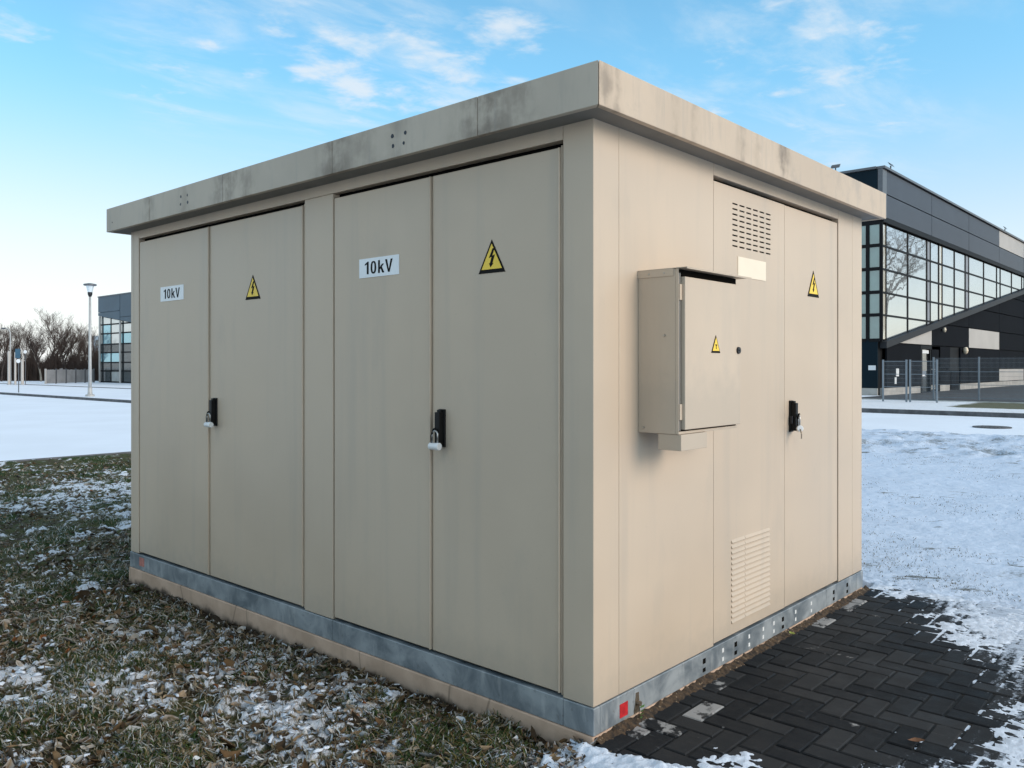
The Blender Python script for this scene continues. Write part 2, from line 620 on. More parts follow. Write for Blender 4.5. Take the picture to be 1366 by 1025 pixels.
mb.tube([(0.322, -P_ - 0.004, 0.075), (0.322, -P_ - 0.022, 0.075)], 0.011, 8)
mb.build('earthing_lug', M['brasskey'], fr)

# plinth
mb = MB()
mb.box(-0.012, W_ + 0.006, -0.004, L_ + 0.012, -0.45, GB - 0.002)
mb.build('plinth', M['plinth'], kiosk, bevel=0.006)

# roof slab with separate fascia plates
OL, OR, OF = 0.148, 0.135, 0.10
mb = MB()
mb.box(-OL + 0.012, W_ + OF - 0.012, -OR + 0.012, L_ + OF - 0.012, RB + 0.004, RT - 0.012)
mb.prism([(-OL + 0.05, -OR + 0.05, RT - 0.012), (W_ + OF - 0.05, -OR + 0.05, RT - 0.012), (W_ + OF - 0.05, L_ + OF - 0.05, RT - 0.012), (-OL + 0.05, L_ + OF - 0.05, RT - 0.012)], (0, 0, 0.006))
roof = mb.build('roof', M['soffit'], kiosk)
ys = [-OR, 0.546, 1.655, 2.825, 3.866, L_ + OF]
for a, b in zip(ys[:-1], ys[1:]):
    g = 0.0018
    c0 = a + g + 0.03 if a == -OR else a + g
    mb = MB().prism([(-OL, a + g, RB), (-OL + 0.03, c0, RB), (-OL + 0.03, b - g, RB), (-OL, b - g, RB)], (0, 0, RT - RB))
    f_ = mb.build('fascia', M['fascia_l'], roof, bevel=0.003)
mb = MB().prism([(-OL + 0.002, -OR, RB), (W_ + OF, -OR, RB), (W_ + OF, -OR + 0.03, RB), (-OL + 0.032, -OR + 0.03, RB)], (0, 0, RT - RB))
mb.build('fascia', M['fascia_r'], roof, bevel=0.003)
mb = MB().box(W_ + OF - 0.03, W_ + OF, -OR + 0.031, L_ + OF - 0.031, RB, RT)
mb.build('fascia', M['fascia_r'], roof, bevel=0.003)
mb = MB().box(-OL + 0.031, W_ + OF, L_ + OF - 0.03, L_ + OF, RB, RT)
mb.build('fascia', M['fascia_r'], roof, bevel=0.003)
mb = MB()
for yc, dy in ((1.10, 0.05), (3.335, 0.05)):
    for a in (-dy, dy):
        for zz in (2.715, 2.765):
            r_ = rnd.uniform(0.008, 0.014)
            y_ = yc + a * rnd.uniform(0.8, 1.1)
            n = 7
            mb = MB()
            mb.prism([(-OL - 0.0012, y_ + r_ * math.cos(t * 6.283 / n) * rnd.uniform(0.7, 1.1), zz + r_ * math.sin(t * 6.283 / n) * rnd.uniform(0.7, 1.2)) for t in range(n)], (0.01, 0, 0))
            mb.build('bolt_hole', M['blacksteel'], roof)
mb = MB()
mb.prism([(-OL - 0.0012, 4.50 + 0.006 * math.cos(t), 2.72 + 0.006 * math.sin(t)) for t in (0, 1, 2, 3, 4, 5)], (0.01, 0, 0))
mb.build('bolt_hole', M['blacksteel'], roof)


# --- signs (flat shapes laid out as (across, up); put = map to the wall)
def glyphs():
    """condensed sans 10kV as convex polygons, unit height"""
    out = []
    out += [[(0.14, 0), (0.28, 0), (0.28, 1), (0.14, 0.93)], [(0.0, 0.70), (0.14, 0.79), (0.14, 0.93), (0.28, 1), (0.20, 1), (0.0, 0.82)]]
    n, cx = 20, 0.62
    for k in range(n):
        a, b = 2 * math.pi * k / n, 2 * math.pi * (k + 1) / n
        f = lambda t, rx, ry: (cx + rx * math.copysign(abs(math.cos(t)) ** 0.8, math.cos(t)), 0.5 + ry * math.copysign(abs(math.sin(t)) ** 0.8, math.sin(t)))
        out.append([f(a, 0.20, 0.5), f(b, 0.20, 0.5), f(b, 0.075, 0.37), f(a, 0.075, 0.37)])
    out += [[(0.95, 0), (1.08, 0), (1.08, 1), (0.95, 1)], [(1.08, 0.27), (1.15, 0.36), (1.37, 0.70), (1.22, 0.70), (1.08, 0.46)], [(1.13, 0.34), (1.24, 0.0), (1.40, 0.0), (1.21, 0.47)]]
    out += [[(1.44, 1), (1.58, 1), (1.70, 0.22), (1.64, 0), ], [(1.96, 1), (1.82, 1), (1.70, 0.22), (1.76, 0)], [(1.64, 0), (1.76, 0), (1.70, 0.22)]]
    return out


GL = glyphs()


def voltage_plate(parent, yl, yr, z0, z1):
    """plate on the left face: across runs from y = yl (left) to y = yr (right)"""
    mb = MB().box(-0.003, 0.004, yr, yl, z0, z1, 0)
    w, h = yl - yr, z1 - z0
    for q in GL:
        mb.face([(-0.0038, yl - (0.15 + x / 1.96 * 0.70) * w, z0 + (0.17 + y * 0.66) * h) for x, y in q], 1)
    return mb.build('voltage_plate', [M['white'], M['ink']], parent)


BOLT = [(0.54, 0.78), (0.40, 0.42), (0.50, 0.46), (0.44, 0.22), (0.40, 0.24), (0.46, 0.06), (0.58, 0.22), (0.535, 0.21), (0.63, 0.54), (0.53, 0.50), (0.615, 0.76)]
TMARK = [(0.40, 0.46), (0.40, 0.38), (0.47, 0.38), (0.47, 0.12), (0.54, 0.12), (0.54, 0.38), (0.61, 0.38), (0.61, 0.46)]


def hazard_sign(parent, put, s, mark, h=None):
    """black edged yellow triangle of side s; put(a, b, d) places across/up/out"""
    h = h or s * 0.90
    mb = MB()

    def poly(pts, d0, d1, mi):
        a = [put(x, y, d0) for x, y in pts]
        e = [put(pts[0][0], pts[0][1], d1)[k] - a[0][k] for k in range(3)]
        mb.prism(a, e, mi)
    poly([(-s / 2, 0), (s / 2, 0), (0, h)], -0.003, 0.0022, 0)
    i = 0.14
    poly([(-s / 2 * (1 - 0.24), h * 0.115), (s / 2 * (1 - 0.24), h * 0.115), (0, h * 0.875)], 0.0, 0.0030, 1)
    q = [(-s / 2 + x * s, h * 0.115 + y * h * 0.80) for x, y in mark]
    # split the zig-zag in convex pieces by fanning triangles from a monotone strip
    n = len(q)
    me = bpy.data.meshes.new('tmp')
    from mathutils.geometry import tessellate_polygon
    for t in tessellate_polygon([[Vector((x, y, 0)) for x, y in q]]):
        mb.face([put(q[k][0], q[k][1], 0.0036) for k in t], 0)
    bpy.data.meshes.remove(me)
    return mb.build('warning_sign', [M['ink'], M['yellow']], parent)


def swing_handle(parent, put):
    """black swing handle: put(across, up, out) about its top centre"""
    mb = MB()

    def bx(a0, a1, b0, b1, d0, d1, mi=0):
        p = [put(a, b, d) for a in (a0, a1) for b in (b0, b1) for d in (d0, d1)]
        mb.box(min(q[0] for q in p), max(q[0] for q in p), min(q[1] for q in p), max(q[1] for q in p), min(q[2] for q in p), max(q[2] for q in p), mi)
    bx(-0.022, 0.022, -0.190, 0.0, -0.004, 0.012)
    bx(-0.017, 0.017, -0.182, -0.014, 0.012, 0.042)
    bx(-0.013, 0.013, -0.016, -0.002, 0.012, 0.030)
    bx(-0.030, -0.020, -0.140, -0.092, 0.010, 0.026, 1)
    return mb.build('handle', [M['black'], M['blacksteel']], parent, bevel=0.003)


def put_left(y, z):
    return lambda a, b, d: (-d, y - a, z + b)


def put_right(x, z):
    return lambda a, b, d: (x + a, -d, z + b)


# --- doors of the left face
ZB = GT + 0.010
INS = 0.004
for k, (ya, yb) in enumerate(((4.372, 3.271), (3.271, 2.133), (1.852, 1.014), (1.014, 0.167))):
    ga = 0.009 if k in (0, 2) else 0.0025
    gb = 0.013 if k in (1, 3) else 0.0035
    INS_K = 0.004
    mb = MB().box(INS_K, 0.045, yb + gb, ya - ga, ZB + 0.004, DT - 0.028)
    # folded lip along the closing edge, standing a little proud
    mb.box(INS_K - 0.013, INS_K + 0.001, yb + gb, yb + gb + 0.009, ZB + 0.006, DT - 0.030)
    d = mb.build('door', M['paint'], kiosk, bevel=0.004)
    if k == 0:
        voltage_plate(d, 4.006, 3.648, 2.087, 2.195).location.x = INS_K
    if k == 1:
        hazard_sign(d, put_left(2.716, 2.036), 0.180, BOLT, 0.158).location.x = INS_K
        swing_handle(d, put_left(3.190, 1.388)).location.x = INS_K
    if k == 2:
        voltage_plate(d, 1.609, 1.271, 2.091, 2.196).location.x = INS_K
    if k == 3:
        hazard_sign(d, put_left(0.598, 2.046), 0.174, BOLT, 0.158).location.x = INS_K
        swing_handle(d, put_left(0.937, 1.388)).location.x = INS_K
        # spare rain lip of the frame catches light on the hinge edge
# hinge-side light reveals
for y_ in (0.170, 2.136):
    MB().box(0.002, 0.03, y_ + 0.0005, y_ + 0.006, ZB, DT - 0.022).build('door_seal', M['paint'], kiosk)

# --- doors of the right face
# left leaf: real slots punched through the sheet
xa, xb = 1.050 + 0.008, 1.931 - 0.0025
za, zb = ZB, DT - 0.026
xs, zs, holes = [xa, xb], [za, zb], set()
sx_ = [(1.266 + 0.0822 * i, 1.266 + 0.0822 * i + 0.061) for i in range(6)]
sz_ = [(2.488 - 0.0285 * j - 0.0085, 2.488 - 0.0285 * j) for j in range(9)]
xs = sorted(xs + [v for s in sx_ for v in s])
zs = sorted(zs + [v for s in sz_ for v in s])
mb = MB()
idx = {}


def gv(i, j):
    if (i, j) not in idx:
        idx[(i, j)] = len(mb.v)
        mb.v.append((xs[i], INS, zs[j]))
    return idx[(i, j)]


for i in range(len(xs) - 1):
    for j in range(len(zs) - 1):
        cx_, cz_ = (xs[i] + xs[i + 1]) / 2, (zs[j] + zs[j + 1]) / 2
        if any(a < cx_ < b for a, b in sx_) and any(a < cz_ < b for a, b in sz_):
            continue
        mb.f.append((gv(i, j), gv(i + 1, j), gv(i + 1, j + 1), gv(i, j + 1)))
        mb.m.append(0)
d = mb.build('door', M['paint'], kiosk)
so = d.modifiers.new('sheet', 'SOLIDIFY')
so.thickness = 0.004
so.offset = -1
mb = MB().box(xa + 0.001, xb - 0.001, INS + 0.0045, 0.045, za + 0.001, 2.20).box(xa + 0.001, 1.2, INS + 0.0045, 0.045, 2.201, zb - 0.001).box(1.80, xb - 0.001, INS + 0.0045, 0.045, 2.201, zb - 0.001)
mb.build('door_frame', M['paint'], d)
mb = MB()
lx0, lx1 = 1.252, 1.722
nl = 16
for j in range(nl):
    z1 = 0.672 - j * 0.0288
    for (a, b) in ((lx0, lx0 + 0.155), (lx0 + 0.158, lx1)):
        # pressed louvre: flush at the top, standing out at the bottom lip
        mb.prism([(a, INS + 0.003, z1), (a, INS - 0.0075, z1 - 0.019), (a, INS - 0.0075, z1 - 0.0215), (a, INS + 0.003, z1 - 0.0215)], (b - a, 0, 0))
mb.build('louvre_grille', M['paint'], d)
mb = MB()
for j in range(nl):
    z1 = 0.672 - j * 0.0288 - 0.0218
    mb.box(lx0 + 0.004, lx1 - 0.004, INS - 0.0012, INS + 0.003, z1 - 0.0032, z1)
mb.build('louvre_slit', M['dark'], d)
mb = MB().box(1.327, 1.671, INS - 0.003, INS + 0.003, 2.094, 2.203)
o = mb.build('blank_plate', M['cream'], d)
mb = MB().box(1.931 + 0.0025, 2.780 - 0.0085, INS, 0.045, ZB, DT - 0.026)
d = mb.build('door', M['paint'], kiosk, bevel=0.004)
hazard_sign(d, put_right(2.362, 2.046), 0.180, BOLT, 0.168).location.y = INS
swing_handle(d, put_right(2.014, 1.396)).location.y = INS


# --- padlocks hang from the handles: things of their own
def padlock(name_loc, axis_y, label, key=False):
    """name_loc = centre of the cylinder body; axis_y: body lies along Y (left face) else along X"""
    t = tag(empty('padlock', name_loc), label, 'padlock', 'padlocks on the kiosk door handles')
    ax = Vector((0.10, -1, 0.0)).normalized() if axis_y else Vector((-0.75, -0.55, 0.1)).normalized()
    pr = [(-0.034, 0.013), (-0.032, 0.0168), (-0.030, 0.0175), (0.010, 0.0175), (0.0105, 0.0188), (0.029, 0.0188), (0.031, 0.0175), (0.0315, 0.014)]
    mb = MB().tube([ax * a for a, r in pr], [r for a, r in pr], 20)
    mb.build('body', M['lockwhite'], t, smooth=False, bevel=0)
    mb = MB()
    up = Vector((0, 0, 1))
    s = ax * 0.019
    pts = [-s * 0.9 + up * 0.012, -s * 0.95 + up * 0.055]
    for a in range(1, 8):
        an = math.pi * a / 8
        pts.append(-s * math.cos(an) + up * (0.055 + 0.022 * math.sin(an)))
    pts += [s * 0.95 + up * 0.055, s * 0.9 + up * 0.012]
    mb.tube(pts, 0.0042, 10)
    mb.build('shackle', M['steel'], t, smooth=True)
    mb = MB()
    mb.tube([-s * 1.1 + up * 0.010, -s * 1.25 + up * 0.05, -s * 0.5 + up * 0.085, s * 0.2 + up * 0.088], 0.0055, 8)
    mb.build('weather_cover', M['black'], t, smooth=True)
    if key:
        mb = MB()
        e = ax * 0.034
        mb.tube([e + Vector((0, 0, -0.004)), e + Vector((0.004, -0.004, -0.03))], 0.004, 8)
        mb.box(e.x - 0.001, e.x + 0.010, e.y - 0.006, e.y - 0.003, -0.058, -0.028)
        mb.build('key', M['brasskey'], t)
    return t


padlock((-0.052, 0.935, 1.205), True, 'white cylindrical padlock on the handle of the door with the larger, sharper 10kV plate')
padlock((-0.052, 3.185, 1.208), True, 'small white padlock on the handle of the far door pair nearest the lamp post')
padlock((2.010, -0.052, 1.228), False, 'white padlock with a key hanging below, on the lit door beside the grey cabinet', True)

# --- wall cabinet
CX0, CX1, CY, CZ0, CZ1 = 0.341, 0.895, -0.207, 1.302, 2.035
cab = tag(empty('electrical_cabinet', (CX0, 0, CZ0)), 'beige metal switch cabinet bolted to the sunlit side of the kiosk', 'electrical cabinet')
cab_parts = []


def cbuild(mb, name, mats, parent=None, bevel=0.0, smooth=False):
    mb.v = [(x - CX0, y, z - CZ0) for x, y, z in mb.v]
    return mb.build(name, mats, parent or cab, bevel, smooth)


mb = MB()
mb.box(CX0, CX1, CY + 0.012, -0.0015, CZ0, CZ1 - 0.0015)
mb.box(CX0, CX0 + 0.003, CY - 0.004, CY + 0.0115, CZ0, CZ1 - 0.0015)        # front flange on the near side
mb.box(CX0 + 0.0035, CX1, CY - 0.004, CY + 0.0115, CZ0, CZ0 + 0.012)
cbuild(mb, 'body', M['cabinet'], bevel=0.0015)
mb = MB()
mb.box(CX0 + 0.006, CX0 + 0.022, CY - 0.002, CY + 0.0115, CZ0 + 0.016, CZ1 - 0.02)
hs = cbuild(mb, 'hinge_strip', M['soffit'])
mb = MB()
for z in (1.40, 1.93):
    mb = MB().box(CX0 + 0.005, CX0 + 0.026, CY - 0.008, CY - 0.0025, z - 0.035, z + 0.035)
    cbuild(mb, 'hinge', M['cabinet'], bevel=0.001)
mb = MB()
mb.box(CX0 + 0.027, CX1 - 0.002, CY - 0.022, CY + 0.002, CZ0 + 0.020, CZ1 - 0.036)
cdoor = cbuild(mb, 'door', M['cabinet'], bevel=0.003)
mb = MB()
mb.tube([(0.868, CY - 0.020, 1.680), (0.868, CY - 0.030, 1.680)], [0.018, 0.016], 20)
mb.box(0.862, 0.874, CY - 0.033, CY - 0.0295, 1.676, 1.684)
cbuild(mb, 'lock', M['blacksteel'], cdoor)
hs_ = hazard_sign(cdoor, lambda a, b, d: (0.643 + a - CX0, CY - 0.022 - d, 1.665 + b - CZ0), 0.084, TMARK, 0.082)
cbuild(MB().box(CX0 + 0.024, CX1 - 0.001, CY + 0.003, CY + 0.0115, CZ0 + 0.013, CZ1 - 0.004), 'shadow_plate', M['dark'])  # dark plate stands in for the shadow under the lid and round the door
# folded lid: deep side skirts, shallow front lip
mb = MB()
mb.box(CX0 - 0.004, 0.955, CY - 0.050, -0.001, CZ1, CZ1 + 0.003)
mb.box(CX0 - 0.004, CX0 - 0.0012, CY + 0.02, -0.001, CZ1 - 0.032, CZ1 - 0.0005)
mb.box(CX0 - 0.004, 0.955, CY - 0.050, CY - 0.0475, CZ1 - 0.005, CZ1 - 0.0005)
cbuild(mb, 'lid', M['cabinet'])
mb = MB()
for (y, z) in ((-0.14, 1.74), (-0.03, 1.325), (-0.14, 2.018), (-0.06, 2.018)):
    mb = MB().tube([(CX0 + 0.001, y, z), (CX0 - 0.0055, y, z)], [0.0055, 0.0045], 10)
    cbuild(mb, 'rivet', M['steel'])
mb = MB().box(CX0 + 0.004, 0.577, -0.222, -0.105, 1.229, CZ0 - 0.001)
cbuild(mb, 'cable_box', M['cabinet'], bevel=0.002)

# ================================================================== ground
def snow_mat(name, col=(0.80, 0.83, 0.88), dirt=0.0, dirt_scale=3.0, dirt_col=(0.16, 0.15, 0.12), bstr=0.5, bscale=4.0):
    m, nt, b = newmat(name)
    co = objco(nt)
    n1 = noise(nt, co, bscale * 0.25, 4)
    c = mix(nt, rng(nt, n1, 0.3, 0.7), tuple(x * 0.94 for x in col), col)
    if dirt:
        d1 = noise(nt, mapping(nt, mapping(nt, co, rot=(0, 0, 0.84)), (0.55, 1.5, 1)), dirt_scale, 7, 0.68, 0.3)
        d2 = noise(nt, co, dirt_scale * 0.16, 3)
        thr = rng(nt, d2, 0.25, 0.75, 0.80 - 0.22 * dirt, 0.70 - 0.22 * dirt)
        k = mth(nt, 'SUBTRACT', d1, thr)
        c = mix(nt, rng(nt, k, 0.0, 0.05, 0, 0.85), c, dirt_col)
    at = node(nt, 'ShaderNodeAttribute', attribute_name='dirt')
    fine = noise(nt, co, 26, 6, 0.7)
    k2 = mth(nt, 'SUBTRACT', mth(nt, 'ADD', at.outputs['Fac'], mth(nt, 'MULTIPLY', fine, 0.5)), 0.62)
    c = mix(nt, rng(nt, k2, 0.0, 0.18, 0, 0.85), c, dirt_col)
    nt.links.new(c, b.inputs['Base Color'])
    b.inputs['Roughness'].default_value = 0.75
    b.inputs['Specular IOR Level'].default_value = 0.25
    h = mth(nt, 'ADD', noise(nt, co, bscale, 6, 0.6), mth(nt, 'MULTIPLY', noise(nt, co, bscale * 12, 4), 0.15))
    bump(nt, b, h, bstr, 0.05)
    return m


M['snow_far'] = snow_mat('open_snow', (0.79, 0.83, 0.90), 0.12, 1.6, (0.35, 0.36, 0.38), 0.25, 1.5)
M['snow_lawn'] = snow_mat('lawn_snow', (0.56, 0.64, 0.76), 0.62, 2.6, (0.10, 0.10, 0.085), 0.6, 5.0)
M['snow_paved'] = snow_mat('trodden_snow', (0.64, 0.70, 0.79), 0.0, 3.0, (0.05, 0.05, 0.055), 0.5, 9.0)
M['kerb'] = simple('kerb_concrete', (0.10, 0.10, 0.105), 0.85, var=0.3, scale=3)
M['kerb_pale'] = simple('pale_kerb', (0.50, 0.50, 0.48), 0.85, var=0.2, scale=3)
M['asphalt'] = simple('asphalt', (0.05, 0.052, 0.056), 0.8, var=0.25, scale=4, bmp=0.3)


def sheet(name, x0, x1, y0, y1, z, m, hole=None):
    mb = MB()
    mb.face([(x0, y0, z), (x1, y0, z), (x1, y1, z), (x0, y1, z)])
    o = mb.build(name, m)
    return tag(o, kind='structure')


sheet('ground', -900, 1400, -700, 1500, -0.16, M['snow_far'])
# kerbs
for (x0, x1, y0, y1, z1) in ((-40, 14.6, 13.99, 14.12, -0.035), (14.75, 14.95, 14.12, 140, -0.035), (24.0, 24.12, 14.2, 140, 0.0)):
    tag(MB().box(x0, x1, y0, y1, -0.3, z1).build('kerb', M['kerb'], bevel=0.01), kind='structure')
sheet('pavement', 14.95, 24.0, 14.2, 140, -0.045, M['snow_far'])
sheet('snow_verge', 24.12, 200, 14.2, 330, -0.02, M['snow_far'])
tag(MB().box(30.0, 30.2, -120, 14.0, -0.3, 0.0).build('kerb', M['kerb'], bevel=0.01), kind='structure')
tag(MB().box(19.0, 19.1, -120, 12.5, -0.3, -0.015).build('kerb', M['kerb'], bevel=0.01), kind='structure')


def grid_mesh(name, xs, ys, zfun, mats, attrs=None):
    X, Y = np.meshgrid(xs, ys)
    z, at = zfun(X, Y)
    V = np.stack([X, Y, z], -1).reshape(-1, 3)
    nx, ny = len(xs), len(ys)
    i = np.arange(ny - 1)[:, None] * nx + np.arange(nx - 1)[None, :]
    Q = np.stack([i, i + 1, i + nx + 1, i + nx], -1).reshape(-1, 4)
    return np_mesh(name, V, Q, None, mats, {k: v.ravel() for k, v in at.items()}, smooth=True)


def spaced(a, b, d0, d1):
    out, x, t = [a], a, 0
    while x < b:
        d = d0 + (d1 - d0) * (x - a) / (b - a)
        x += d
        out.append(min(x, b))
    return np.array(out)


# --- snowy grass in front of and beside the left face
def turf_base(x, y):
    z = -0.045 - 0.011 * np.clip(y, 0, 5) - 0.028 * np.exp(-(np.clip(-x, 0, 9) / 0.22) ** 2) * (y > 0.15) * (y < 4.7)
    z = z + 0.05 * (fbm(x * 0.9, y * 0.9, 3, 3) - 0.5) + 0.045 * (fbm(x * 5, y * 5, 5, 4, 0.6) - 0.5)
    z = np.where(y > 13.3, z * (1 - sstep(y, 13.3, 13.95)) - 0.06 * sstep(y, 13.3, 13.95), z)
    return z


def turf_snow(x, y):
    """0..1 how much snow lies there"""
    wob = fbm(x * 1.5, y * 1.5, 31, 3) - 0.5
    big = fbm(x * 0.75 + wob, y * 0.75, 11, 3)
    mid = fbm(x * 3.2 + wob * 2, y * 4.4 - wob, 21, 4, 0.6)
    fine = fbm(x * 20, y * 27, 41, 4, 0.62)
    s = 0.28 * big + 0.36 * mid + 0.58 * fine
    # more lies by the near corner and in the open hollow half-way
    s = s + 0.11 * np.exp(-((x + 0.22) ** 2 + (y + 0.15) ** 2) / 0.22)
    s = s + 0.03 * np.exp(-((y - 6.5) / 2.2) ** 2)
    # the warm soil along the plinth is bare
    near = np.where((y > 0.1) & (y < 4.6), 1.0, 0) * np.exp(-(np.clip(-x, 0, 9) / 0.10) ** 2)
    s = s - 0.20 * near - 0.05 * sstep(y, 11.5, 13.5)
    return s


S0 = 0.672


def turf_fun(X, Y):
    s = turf_snow(X, Y)
    cover = sstep(s, S0, S0 + 0.07)
    z = turf_base(X, Y) + cover * (0.012 + 0.022 * fbm(X * 11, Y * 11, 51, 3))
    tufts = fbm(X * 2.2, Y * 2.2, 61, 3)
    z = z + (1 - cover) * 0.03 * sstep(tufts, 0.5, 0.75)
    z = z + 0.02 * (fbm(X * 28, Y * 28, 71, 2) - 0.5)
    soil = np.exp(-(np.clip(-X, 0, 9) / 0.16) ** 2) * ((Y > 0) & (Y < 4.7))
    z = z + 0.02 * soil * (vnoise(X * 14, Y * 14, 5))
    return z, {'snow': s - S0, 'tuft': tufts, 'soil': soil}


def turf_mat():
    m, nt, b = newmat('frosted_turf')
    co = objco(nt)

    def at(n):
        return node(nt, 'ShaderNodeAttribute', attribute_name=n).outputs['Fac']
    fine = noise(nt, co, 42, 6, 0.7)
    n2 = noise(nt, co, 9, 5, 0.6)
    c = mix(nt, rng(nt, n2, 0.35, 0.65), (0.042, 0.029, 0.014), (0.060, 0.070, 0.020))
    c = mix(nt, rng(nt, at('tuft'), 0.5, 0.62), c, (0.026, 0.046, 0.010))
    c = mix(nt, rng(nt, noise(nt, co, 23, 5, 0.65), 0.56, 0.66, 0, 0.8), c, (0.17, 0.125, 0.075))
    c = mix(nt, at('soil'), c, (0.035, 0.022, 0.012))
    k = mth(nt, 'ADD', at('snow'), mth(nt, 'MULTIPLY', mth(nt, 'SUBTRACT', fine, 0.5), 0.26))
    frost = rng(nt, k, -0.075, 0.0, 0, 0.5)
    c = mix(nt, frost, c, (0.30, 0.29, 0.27))
    c = mix(nt, rng(nt, k, 0.0, 0.035, 0, 0.95), c, (0.66, 0.70, 0.76))
    nt.links.new(c, b.inputs['Base Color'])
    b.inputs['Roughness'].default_value = 0.85
    b.inputs['Specular IOR Level'].default_value = 0.2
    bump(nt, b, mth(nt, 'ADD', fine, mth(nt, 'MULTIPLY', noise(nt, co, 130, 3), 0.4)), 0.8, 0.02)
    return m


M['turf'] = turf_mat()
xs = np.concatenate([spaced(-7.0, -2.6, 0.12, 0.03), np.arange(-2.58, 0.06, 0.014), spaced(0.06, 14.6, 0.03, 0.12)])
ysg = np.concatenate([spaced(-3.5, -0.75, 0.1, 0.03), spaced(-0.74, 14.0, 0.013, 0.07)])
# (the part under the paving is cut off at y < 0 by the paved strip, which lies higher)
turf = grid_mesh('grass_verge', xs, ysg, lambda X, Y: (lambda r: (np.where((X > 0.03) & (Y < 0.06), r[0] - 0.12, np.where((X > 3.0) & (Y < 4.7), r[0] - 0.04, r[0])), r[1]))(turf_fun(X, Y)), [M['turf']])
tag(turf, kind='structure')

# --- herringbone block paving
A = 0.1135


def paver_mat():
    m, nt, b = newmat('black_block_paving')
    co = objco(nt)
    ti = node(nt, 'ShaderNodeAttribute', attribute_name='tint').outputs['Fac']
    fr_ = node(nt, 'ShaderNodeAttribute', attribute_name='frost').outputs['Fac']
    n = noise(nt, co, 30, 5, 0.65)
    c = mix(nt, ti, (0.009, 0.010, 0.012), (0.030, 0.030, 0.031))
    c = mix(nt, rng(nt, n, 0.45, 0.75, 0, 0.5), c, (0.027, 0.026, 0.025))
    big = noise(nt, co, 6, 4)
    k = mth(nt, 'ADD', fr_, mth(nt, 'MULTIPLY', mth(nt, 'SUBTRACT', noise(nt, co, 11, 5, 0.65), 0.5), 2.2))
    c = mix(nt, rng(nt, k, 0.40, 0.62, 0, 0.85), c, (0.36, 0.35, 0.34))
    du = node(nt, 'ShaderNodeAttribute', attribute_name='dust').outputs['Fac']
    dn = mth(nt, 'ADD', mth(nt, 'MULTIPLY', noise(nt, mapping(nt, co, (7, 26, 9), rot=(0, 0, 0.35)), 1.0, 6, 0.65), 0.55), mth(nt, 'MULTIPLY', noise(nt, co, 38, 5, 0.7), 0.45))
    kd = mth(nt, 'ADD', mth(nt, 'SUBTRACT', dn, 0.72), mth(nt, 'MULTIPLY', du, 0.40))
    c = mix(nt, rng(nt, kd, 0.0, 0.14, 0, 0.9), c, (0.50, 0.56, 0.65))
    sc = noise(nt, mapping(nt, co, (60, 9, 9), rot=(0, 0, 0.6)), 1.0, 3)
    c = mix(nt, rng(nt, sc, 0.66, 0.72, 0, 0.25), c, (0.12, 0.12, 0.12))
    nt.links.new(c, b.inputs['Base Color'])
    nt.links.new(rng(nt, big, 0.3, 0.7, 0.62, 0.85), b.inputs['Roughness'])
    b.inputs['Specular IOR Level'].default_value = 0.16
    bump(nt, b, noise(nt, co, 170, 4), 0.5, 0.004)
    return m


M['paver'] = paver_mat()
PV, PQ, PT, PF = [], [], [], []
FROST = [(0.623, -0.164, 0.62), (0.247, -0.105, 0.45), (2.226, -0.052, 0.62), (2.974, -0.064, 0.6), (2.707, -0.084, 0.55), (0.906, -0.069, 0.35), (0.05, -0.17, 0.36), (0.35, -0.17, 0.28), (0.8, -0.05, 0.35)]


def paver(x0, x1, y0, y1):
    g, bv, hh = 0.0055, 0.005, 0.005
    x0 += g; x1 -= g; y0 += g; y1 -= g
    z = rnd.uniform(-0.0022, 0.0012)
    tx, ty = rnd.uniform(-0.010, 0.010), rnd.uniform(-0.010, 0.010)
    cx, cy = (x0 + x1) / 2, (y0 + y1) / 2
    zz = lambda x, y: z + tx * (x - cx) + ty * (y - cy)
    i = len(PV)
    tint = rnd.random()
    f = 0.0
    for fx, fy, a in FROST:
        if abs(cx - fx) < 0.09 and abs(cy - fy) < 0.06:
            f = max(f, a)
    if rnd.random() < 0.06:
        f = max(f, rnd.uniform(0.1, 0.25))
    for (dx, h) in ((0, -0.06), (0, -hh), (bv, 0)):
        for (x, y) in ((x0 + dx, y0 + dx), (x1 - dx, y0 + dx), (x1 - dx, y1 - dx), (x0 + dx, y1 - dx)):
            x += rnd.uniform(-0.001, 0.001)
            y += rnd.uniform(-0.001, 0.001)
            PV.append((x, y, zz(x, y) + h))
            PT.append(tint)
            PF.append(f)
    for k in range(2):
        for j in range(4):
            a, b_ = i + 4 * k + j, i + 4 * k + (j + 1) % 4
            PQ.append((a, b_, b_ + 4, a + 4))
    PQ.append((i + 8, i + 9, i + 10, i + 11))


X0P, X1P, Y0P, Y1P = -0.02, 3.55, -2.6, 0.0
ox, oy = 1.181, -0.352          # a measured block corner: upper edge of a lying block
for i in range(-14, 24):
    for j in range(-24, 8):
        mm = (i + j) % 4
        x, y = ox + i * A, oy + j * A          # cell [x,x+A] x [y-A, y] for the row just under the measured edge
        if mm == 0:
            bx0, bx1, by0, by1 = x, x + 2 * A, y - A, y
        elif mm == 2:
            bx0, bx1, by0, by1 = x, x + A, y - A, y + A
        else:
            continue
        bx0, bx1 = max(bx0, X0P), min(bx1, X1P)
        by0, by1 = max(by0, Y0P), min(by1, Y1P - 0.018)
        if bx1 - bx0 < 0.03 or by1 - by0 < 0.02:
            continue
        paver(bx0, bx1, by0, by1)
EDGE = np.array([(3.9, 0.35), (3.40, 0.02), (3.22, -0.34), (2.75, -0.62), (2.22, -0.93), (1.75, -1.13), (1.30, -1.24), (0.98, -1.16), (0.62, -0.92), (0.40, -0.90), (0.10, -1.0)])


